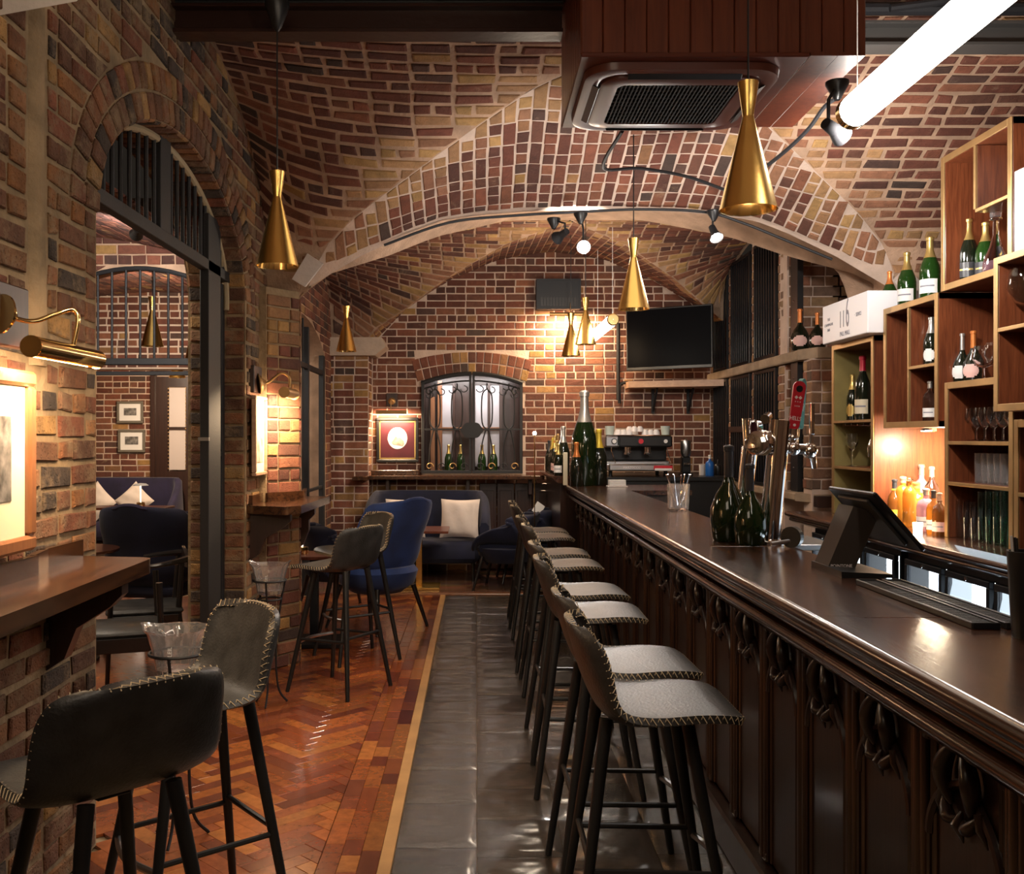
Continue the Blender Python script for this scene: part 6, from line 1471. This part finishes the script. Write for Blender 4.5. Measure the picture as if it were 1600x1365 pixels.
for s in (-1, 1):
    x0, x1 = (-Wg, -.004) if s < 0 else (.004, Wg)
    b = MB(); b.box(min(x0, x1), max(x0, x1), -.012, .012, 0, .035, .003)
    xi, xo = s*.004, s*Wg
    b.box(xi, xi+s*.028, -.012, .012, .035, H+.02, .003); b.box(xo, xo-s*.035, -.012, .012, .035, H-.045, .003)
    b.tube([(x, 0, H+.03-.11*(x/Wg)**2) for x in frange(xi, xo, 8)], .026, 6); b.tube([(x, 0, H-.05-.10*(x/Wg)**2) for x in frange(xi, xo, 8)], .010, 6); LF = b.build('leaf_frame', 'iron', gt)
    b = MB(); b.bar((xi, 0, .50), (xo, 0, .50), .02, .02); b.build('mid_rail', 'iron', gt)
    for c in (.17, .42):
        cx = s*c; pts = [(cx-.07*s, 0, .04), (cx-.06*s, 0, .3), (cx-.02*s, 0, .47), (cx, 0, .50), (cx+.055*s, 0, .58), (cx+.055*s, 0, .88), (cx, 0, .96), (cx-.0*s, 0, 1.02)]
        b = MB(); b.tube(spline(pts, 5), .008, 6); pts = [(cx+.07*s, 0, .04), (cx+.055*s, 0, .3), (cx+.02*s, 0, .47), (cx, 0, .50), (cx-.055*s, 0, .58), (cx-.055*s, 0, .88), (cx, 0, .96)]
        b.tube(spline(pts, 5), .008, 6); b.build('scroll_bar', 'iron', LF)
    for k in range(4):
        cx = s*(.09+k*.13); z = 1.0-.10*(cx/Wg)**2
        b = MB(); b.tube([(cx+.04*math.cos(a), -.004, z-.04+.035*math.sin(a)) for a in frange(PI, 2*PI+1.6, 12)], .006, 5); b.build('scroll', 'iron', LF)
        b = MB(); b.tube([(cx+(.045-.005*a)*math.cos(a), -.004, .08+(.045-.005*a)*math.sin(a)) for a in frange(0, 6, 14)], .006, 5); b.build('scroll', 'brassd' if k % 2 else 'iron', LF)
    b = MB(); b.tube([(s*(Wg-.09)+.045*(1-a/9)*math.cos(a), -.004, .93+.06*(1-a/9)*math.sin(a)) for a in frange(0, 8, 18)], .009, 5); b.build('scroll', 'iron', LF)
b = MB(); pts = [(.125*math.cos(a)*(1+.06*math.cos(6*a)), .09*math.sin(a)*(1+.05*math.cos(6*a))) for a in frange(0, 2*PI, 40)[:-1]]
b.prism(pts, lambda x, z: Vector((x, -.035, z+.49)), lambda x, z: Vector((x, -.014, z+.49))); b.build('oval_boss', 'iron', gt, smooth=True, ang=.5)
for i, (px, lb) in enumerate(((701, 'leftmost'), (720, 'second'), (753, 'third'), (771, 'rightmost'))):
    B(lb+' of four gold necked champagne bottles standing behind the iron gate', ((px-VX)*11.6/F, 11.6, 1.115), .32, 'champ', 'bgreen', 'gold', None, w=.095)
# shelf below the window
o = thing('wall_shelf', 'long dark wooden shelf below the gated window on the back wall', 'shelf', (-.4, 11.0, 1.0))
b = MB(); b.box(-.8, 1.15, -.02, .28, .05, .095, .006); b.box(-.95, -.8, -.25, -.005, .05, .095, .006); b.box(-.8, -.25, .2, .28, .095, .15, .006); b.build('board', 'ledgew', o)
b = MB()
for x in (-.6, .3, 1.0): b.box(x-.02, x+.02, .10, .28, -.12, .05, .003)
b.build('bracket', 'door', o)
o = thing('wainscot', 'dark wooden panelling under the shelf behind the sofa', 'panelling', (.35, 11.24, 0))
for i in range(4): b = MB(); b.box(-.32+i*.2, -.125+i*.2, 0, .03, .03, 1.0, .006); b.box(-.29+i*.2, -.155+i*.2, -.008, 0, .12, .92, .004); b.build('panel', 'door', o)
# ================================================================== SOFT SEATING
def soft(name, label, cat, loc, rz, m, prof, wid, lift, wrap, th, legs=None, group=None, lm='blackw', cushion=None, pipe=None):
    t = thing(name, label, cat, loc, rz, group); A, N, nu, nv = shell(prof, wid, lift, wrap, th)
    b, path, nr = shell_mesh(A, N, nu, nv, th); b.build('upholstered_shell', m, t, smooth=True, ang=1.2)
    b = MB(); b.tube([p for p in path], th*.55, 8, True); b.build('piping', pipe or m, t, smooth=True)
    if cushion: x0, x1, w, z0, z1 = cushion; b = MB(); b.box(x0, x1, -w, w, z0, z1, .035); b.build('seat_cushion', m, t, smooth=True, ang=1)
    if legs:
        h, a, c = legs
        for sx in (1, -1):
            for sy in (1, -1): b = MB(); b.cyl((sx*a*.8, sy*c*.8, h+.04), (sx*a*1.12, sy*c*1.12, 0), .021, .013, 10); b.build('leg', lm, t, smooth=True, ang=1)
    return t
WP = [(.33, .40), (.28, .44), (.10, .45), (-.10, .43), (-.21, .46), (-.27, .56), (-.31, .70), (-.385, .86), (-.44, 1.0), (-.455, 1.04)]
soft('wing_chair', 'tall bright blue velvet wing chair turned away, in the middle of the room', 'armchair', (-.80, 7.95, 0), R(140), 'navy', WP, [.28, .29, .30, .31, .32, .33, .34, .34, .33, .30], [0, .06, .14, .18, .18, .14, .10, .04, 0, -.02], [0, 0, 0, .02, .08, .14, .18, .2, .2, .16], .03, (.30, .26, .25), pipe='navy')
b = MB()
ws = [o for o in C.objects if o.name.startswith('wing_chair')][-1]
b.lathe([(.02, .30), (.20, .29), (.30, .36), (.33, .46), (.30, .50), (.1, .50)], n=24); b.build('seat_base', 'navy', ws, smooth=True)
TP = [(.28, .40), (.24, .43), (.08, .44), (-.10, .43), (-.2, .45), (-.25, .52), (-.28, .60), (-.31, .68), (-.33, .74), (-.335, .76)]
def tub(label, loc, rz, m='navyd', k=1.0):
    t = soft('tub_chair', label, 'armchair', loc, rz, m, TP, [.27, .28, .30, .31, .32, .33, .33, .33, .32, .29], [0, .08, .16, .20, .20, .16, .10, .04, 0, 0], [0, 0, 0, .02, .08, .14, .2, .22, .22, .18], .03, (.30, .25, .24), cushion=(-.18, .26, .22, .36, .46))
    b = MB(); b.lathe([(.02, .28), (.2, .27), (.28, .34), (.30, .42), (.1, .44)], n=24); b.build('seat_base', m, t, smooth=True); return t
tub('dark navy tub armchair right of the brass table, facing left', (.30, 9.98, 0), R(165))
tub('navy tub armchair behind the far bar stools, with a pale card on its arm', (.52, 10.55, 0), R(185))
tub('black-navy tub armchair under the pier shelf at the left, beyond the stools', (-1.24, 8.75, 0), R(20))
tub('dark navy tub armchair beside the black post in the side room', (-3.42, 12.1, 0), R(170))
def sofa(label, loc, rz, w, m='navyd', seatz=.42, top=.93, side='purple'):
    t = thing('sofa', label, 'sofa', loc, rz)
    b = MB(); b.box(-.30, .36, -w+.08, w-.08, .20, seatz, .05); b.build('seat', m, t, smooth=True, ang=1)
    A = []; nu = 40; nv = 10; vs = []; fs = []
    path = [(.34, -w), (.1, -w-.02), (-.15, -w+.01), (-.28, -w+.12), (-.34, -w+.35), (-.35, 0), (-.34, w-.35), (-.28, w-.12), (-.15, w-.01), (.1, w+.02), (.34, w)]
    sp_ = spline([(x, y, 0) for x, y in path], 6); n = len(sp_)
    outer = []; 
    for i, p in enumerate(sp_):
        tg = (sp_[min(i+1, n-1)]-sp_[max(i-1, 0)]).normalized(); nn = Vector((-tg.y, tg.x, 0)); f = abs(i/(n-1)-.5)*2
        h = lerp(top, .62, max(0, (f-.55)/.45)**1.3)
        for dx, z in ((.0, .18), (.035, .25), (.045, h*.6), (.05, h-.04), (.03, h), (-.02, h+.005), (-.05, h-.03), (-.05, seatz), (-.05, .2)): vs.append(p-nn*dx+Vector((0, 0, z))-nn*(.05*(z/top)))
    k = 9
    for i in range(n-1):
        for j in range(k-1): a = i*k+j; fs.append((a, a+1, a+k+1, a+k))
    b = MB(); b.add(vs, fs+[tuple(range(k)), tuple(range((n-1)*k+k-1, (n-1)*k-1, -1))]); b.build('curved_back', side, t, smooth=True, ang=1)
    for sx in (.26, -.22):
        for sy in (-w+.15, w-.15): b = MB(); b.cyl((sx, sy, .21), (sx*1.1, sy, 0), .02, .014, 10); b.build('leg', 'blackw', t)
    return t
sofa('dark navy velvet sofa against the back wall below the gated window', (-.53, 10.72, 0), R(-90), .64, side='navyd')
sofa('dark violet sofa against the far brick wall of the side room', (-4.95, 13.0, 0), R(-90), 1.05, 'purple', .44, .98)
def cushion(label, loc, rz, tilt, s=.40, diamond=False):
    b = MB(); n = 14; vs = []; fs = []
    for sd in (1, -1):
        for i in range(n+1):
            for j in range(n+1):
                u = -1+2*i/n; v = -1+2*j/n; r = (1-u*u)*(1-v*v); e = 1-.09*(1-abs(u*v))*0; pin = 1-.07*(1-u*u)*(abs(v) > .0)*abs(v)**3; pin2 = 1-.07*(1-v*v)*abs(u)**3
                z = .085*sd*(max(0, r)**.45)+.006*math.sin(7*u+3*v)*(r > 0)
                vs.append((u*s/2*pin2, v*s/2*pin, z))
    for sd in range(2):
        for i in range(n):
            for j in range(n): a = sd*(n+1)**2+i*(n+1)+j; f = (a, a+1, a+n+2, a+n+1); fs.append(f if sd else f[::-1])
    b.add(vs, fs); o = b.build('cushion', 'cushion', smooth=True, ang=2)
    o.matrix_world = Matrix.Translation(loc) @ Matrix.Rotation(rz, 4, 'Z') @ Matrix.Rotation(R(90)-tilt, 4, 'X') @ (Matrix.Rotation(R(45), 4, 'Z') if diamond else Matrix.Identity(4))
    return tag(o, label, 'cushion')
cushion('square cream cushion leaning at the right end of the back wall sofa', (-.18, 10.52, .66), R(-8), R(14), .42)
cushion('square cream cushion behind the blue wing chair on the back wall sofa', (-.76, 10.56, .66), R(6), R(14), .42)
cushion('cream cushion standing on its corner on the side room sofa', (-4.42, 12.80, .70), R(0), R(15), .37, True)
cushion('cream cushion at the near black post on the side room sofa', (-4.92, 12.80, .68), R(0), R(15), .40, True)
def ctable(label, x, y, z, w, d, base='brass', bw=.22, bd=.2, top='maho'):
    t = thing('side_table', label, 'table', (x, y, 0)); b = MB(); b.box(-w, w, -d, d, z-.025, z, .004); b.build('table_top', top, t)
    b = MB(); b.box(-.03, .03, -.03, .03, .03, z-.025, .003); b.build('pillar', base, t); b = MB(); b.box(-bw, bw, -bd, bd, 0.004, .03, .003); b.build('base_plate', base, t); return t
ctable('low table with a red-brown top and brass pillar in front of the back wall sofa', -.58, 10.0, .60, .30, .28, 'brass', .21, .19)
ctable('small dark red table with a lit lamp under the pier shelf', -1.20, 7.33, .66, .19, .19, 'iron')
ctable('dark red table carrying a lit lamp in the side room', -4.0, 11.45, .72, .45, .22, 'iron', top='maho')
glassware('candle_holder', 'small copper candle glass on the brass table by the wing chair', (-.63, 9.9, .60), tumbler(.06, .028), 'brassd', cat='candle')
def mushroom(label, x, y, z, h=.26):
    t = thing('table_lamp', label, 'table lamp', (x, y, z)); b = MB(); b.lathe([(.001, 0), (.045, 0), (.05, .012), (.045, .05), (.012, .055), (.001, .055)], n=18); b.build('base', 'brassp', t, smooth=True, ang=.6)
    b = MB(); b.cyl((0, 0, .05), (0, 0, h-.01), .008, n=10); b.build('stem', emis('stem_glow', (1, .9, .75), 1.2), t)
    b = MB(); b.lathe([(.002, h+.012), (.06, h+.006), (.088, h-.012), (.086, h-.018), (.06, h-.006), (.002, h-.002)], n=20); b.build('lamp_head', 'white', t, smooth=True)
    b = MB(); b.cyl((0, 0, h-.012), (0, 0, h-.008), .055, n=16); b.build('light_disc', 'bulb' if 0 else 'tube', t); return t
mushroom('slim lit table lamp on the side room table in front of the cushion', -3.88, 11.45, .72, .26)
mushroom('slim lit table lamp on the small table under the pier shelf', -1.29, 7.33, .66, .30)
fl = thing('floor_lamp', 'thin brass floor lamp with a tiny bright globe left of the bottle ledge', 'floor lamp', (.56, 9.62, 0))
b = MB(); b.cyl((0, 0, .012), (0, 0, 1.54), .005, n=8); b.build('pole', 'brassp', fl); b = MB(); b.cyl((0, 0, .004), (0, 0, .014), .11, n=20); b.build('base', 'brassp', fl); b = MB(); b.sphere((0, 0, 1.56), .018, 12); b.build('globe', 'bulb', fl)
b = MB(); b.box(-.05, .05, -.003, .003, 0, .12, .001); o = b.build('pale_card', 'white'); o.location = (.62, 10.45, .72); o.rotation_euler = (R(-12), R(35), R(10)); tag(o, 'pale card lying on the arm of the armchair behind the bar stools', 'card')
# ================================================================== SIDE ROOM
def wishbone(label, loc, rz):
    t = thing('armchair', label, 'chair', loc, rz, 'black wooden armchairs in the side room')
    b = MB(); pts = []
    for a in frange(-1.75, 1.75, 20): pts.append((-.05-.26*math.cos(a)+.0, .29*math.sin(a), .73+.03*math.cos(a)))
    b.tube(pts, [.012+.012*abs(math.cos(a*.9)) for a in frange(-1.75, 1.75, 20)], 8); b.build('arm_rail', 'blackw', t, smooth=True)
    b = MB(); vs = [(-.30+.05*math.cos(a)-.0, .2*a, .72+.10*math.cos(a*1.3)) for a in frange(-1, 1, 10)]; v2 = [(x, y, .70) for x, y, z in vs]; k = len(vs)
    b.add(vs+v2+[(x+.02, y, z) for x, y, z in vs+v2], [(i, i+1, k+i+1, k+i) for i in range(k-1)]+[(2*k+i, 3*k+i, 3*k+i+1, 2*k+i+1) for i in range(k-1)]+[(i, 2*k+i, 2*k+i+1, i+1) for i in range(k-1)]); b.build('back_rail', 'blackw', t, smooth=True)
    for sy in (-1, 1):
        b = MB(); b.cyl((.22, sy*.24, 0), (.19, sy*.27, .72), .013, .018, 10); b.build('leg', 'blackw', t, smooth=True, ang=1)
        b = MB(); b.tube([(-.26, sy*.22, 0), (-.20, sy*.20, .42), (-.22, sy*.20, .73)], [.013, .02, .015], 10); b.build('leg', 'blackw', t, smooth=True)
        b = MB(); b.box(-.2, .2, sy*.235-.012, sy*.235+.012, .34, .42, .004); b.build('side_rail', 'blackw', t)
    b = MB(); b.box(-.2, .2, -.22, .22, .36, .42, .01); b.box(-.23, .23, -.235, .235, .415, .455, .02); b.build('seat', 'leatherd', t, smooth=True, ang=.8); return t
w0 = wishbone('black wooden armchair facing the viewer\'s right, beside the navy wing chair in the side room', (-2.13, 6.35, 0), R(200))
dup(w0, (-2.02, 5.65, 0), R(20), 'nearer black wooden armchair, partly hidden by the left drinks shelf', 'black wooden armchairs in the side room')
o = thing('round_table', 'round dark table top seen over the end of the left drinks shelf', 'table', (-2.80, 6.75, 0)); b = MB(); b.lathe([(.001, .735), (.33, .735), (.35, .745), (.35, .76), (.001, .76)], n=32); b.build('table_top', simple('table_brown', (.07, .025, .015), .3, coat=.4), o, smooth=True, ang=.5); b = MB(); b.cyl((0, 0, .02), (0, 0, .735), .035, n=14); b.cyl((0, 0, .004), (0, 0, .02), .22, n=24); b.build('pedestal', 'iron', o)
soft('wing_chair', 'large black-navy wing chair behind the wooden armchair in the side room', 'armchair', (-2.34, 7.32, 0), R(80), 'navyd', WP, [.30, .31, .33, .34, .35, .36, .36, .35, .33, .28], [0, .06, .14, .18, .18, .14, .10, .04, 0, -.02], [0, 0, 0, .02, .08, .14, .18, .2, .2, .16], .03, (.30, .26, .25), cushion=(-.2, .28, .24, .36, .47), pipe='purple')
dr = thing('door_1', 'dark wooden door with a tall frosted pane, side room', 'door', (-4.05, 13.42, 0)); dr['kind'] = 'structure'
for k in ('label', 'category'): del dr[k]
b = MB(); b.box(-.36, -.30, -.03, .08, 0, 2.42, .006); b.box(.36, .30, -.03, .08, 0, 2.42, .006); b.box(-.30, .30, -.03, .08, 2.36, 2.42, .006); b.build('door_frame', 'door', dr)
b = MB(); b.box(-.30, -.13, 0, .05, 0, 2.34); b.box(.12, .30, 0, .05, 0, 2.34); b.box(-.13, .12, 0, .05, 0, 1.06); b.box(-.13, .12, 0, .05, 2.20, 2.34); b.build('door_leaf', 'door', dr)
for z0, z1 in ((1.08, 1.62), (1.66, 2.19)): b = MB(); b.box(-.115, .105, .015, .025, z0, z1); b.build('pane', simple('door_pane', (.55, .48, .46), .5), dr)
b = MB(); b.box(-.13, .12, .0, .04, 1.62, 1.66); b.build('glazing_bar', 'door', dr)
b = MB()
for z in frange(1.09, 2.17, 22): b.box(-.128, -.116, -.004, .0, z, z+.018); b.box(.106, .118, -.004, .0, z, z+.018)
b.build('stud', 'brassd', dr)
lamp('SPOT', (-3.6, 11.4, 2.2), 110, WARM, .05, (-4.6, 13.5, 1.5), 100); lamp('AREA', (-3.9, 12.4, 2.3), 10, SOFT, .8, (-4.1, 13.3, .8)); lamp('AREA', (-3.2, 9.3, 2.7), 20, SOFT, .6, (-3.4, 10.9, 2.3)); lamp('AREA', (-2.7, 5.9, 2.8), 30, SOFT, .8, (-2.6, 6.2, 0))
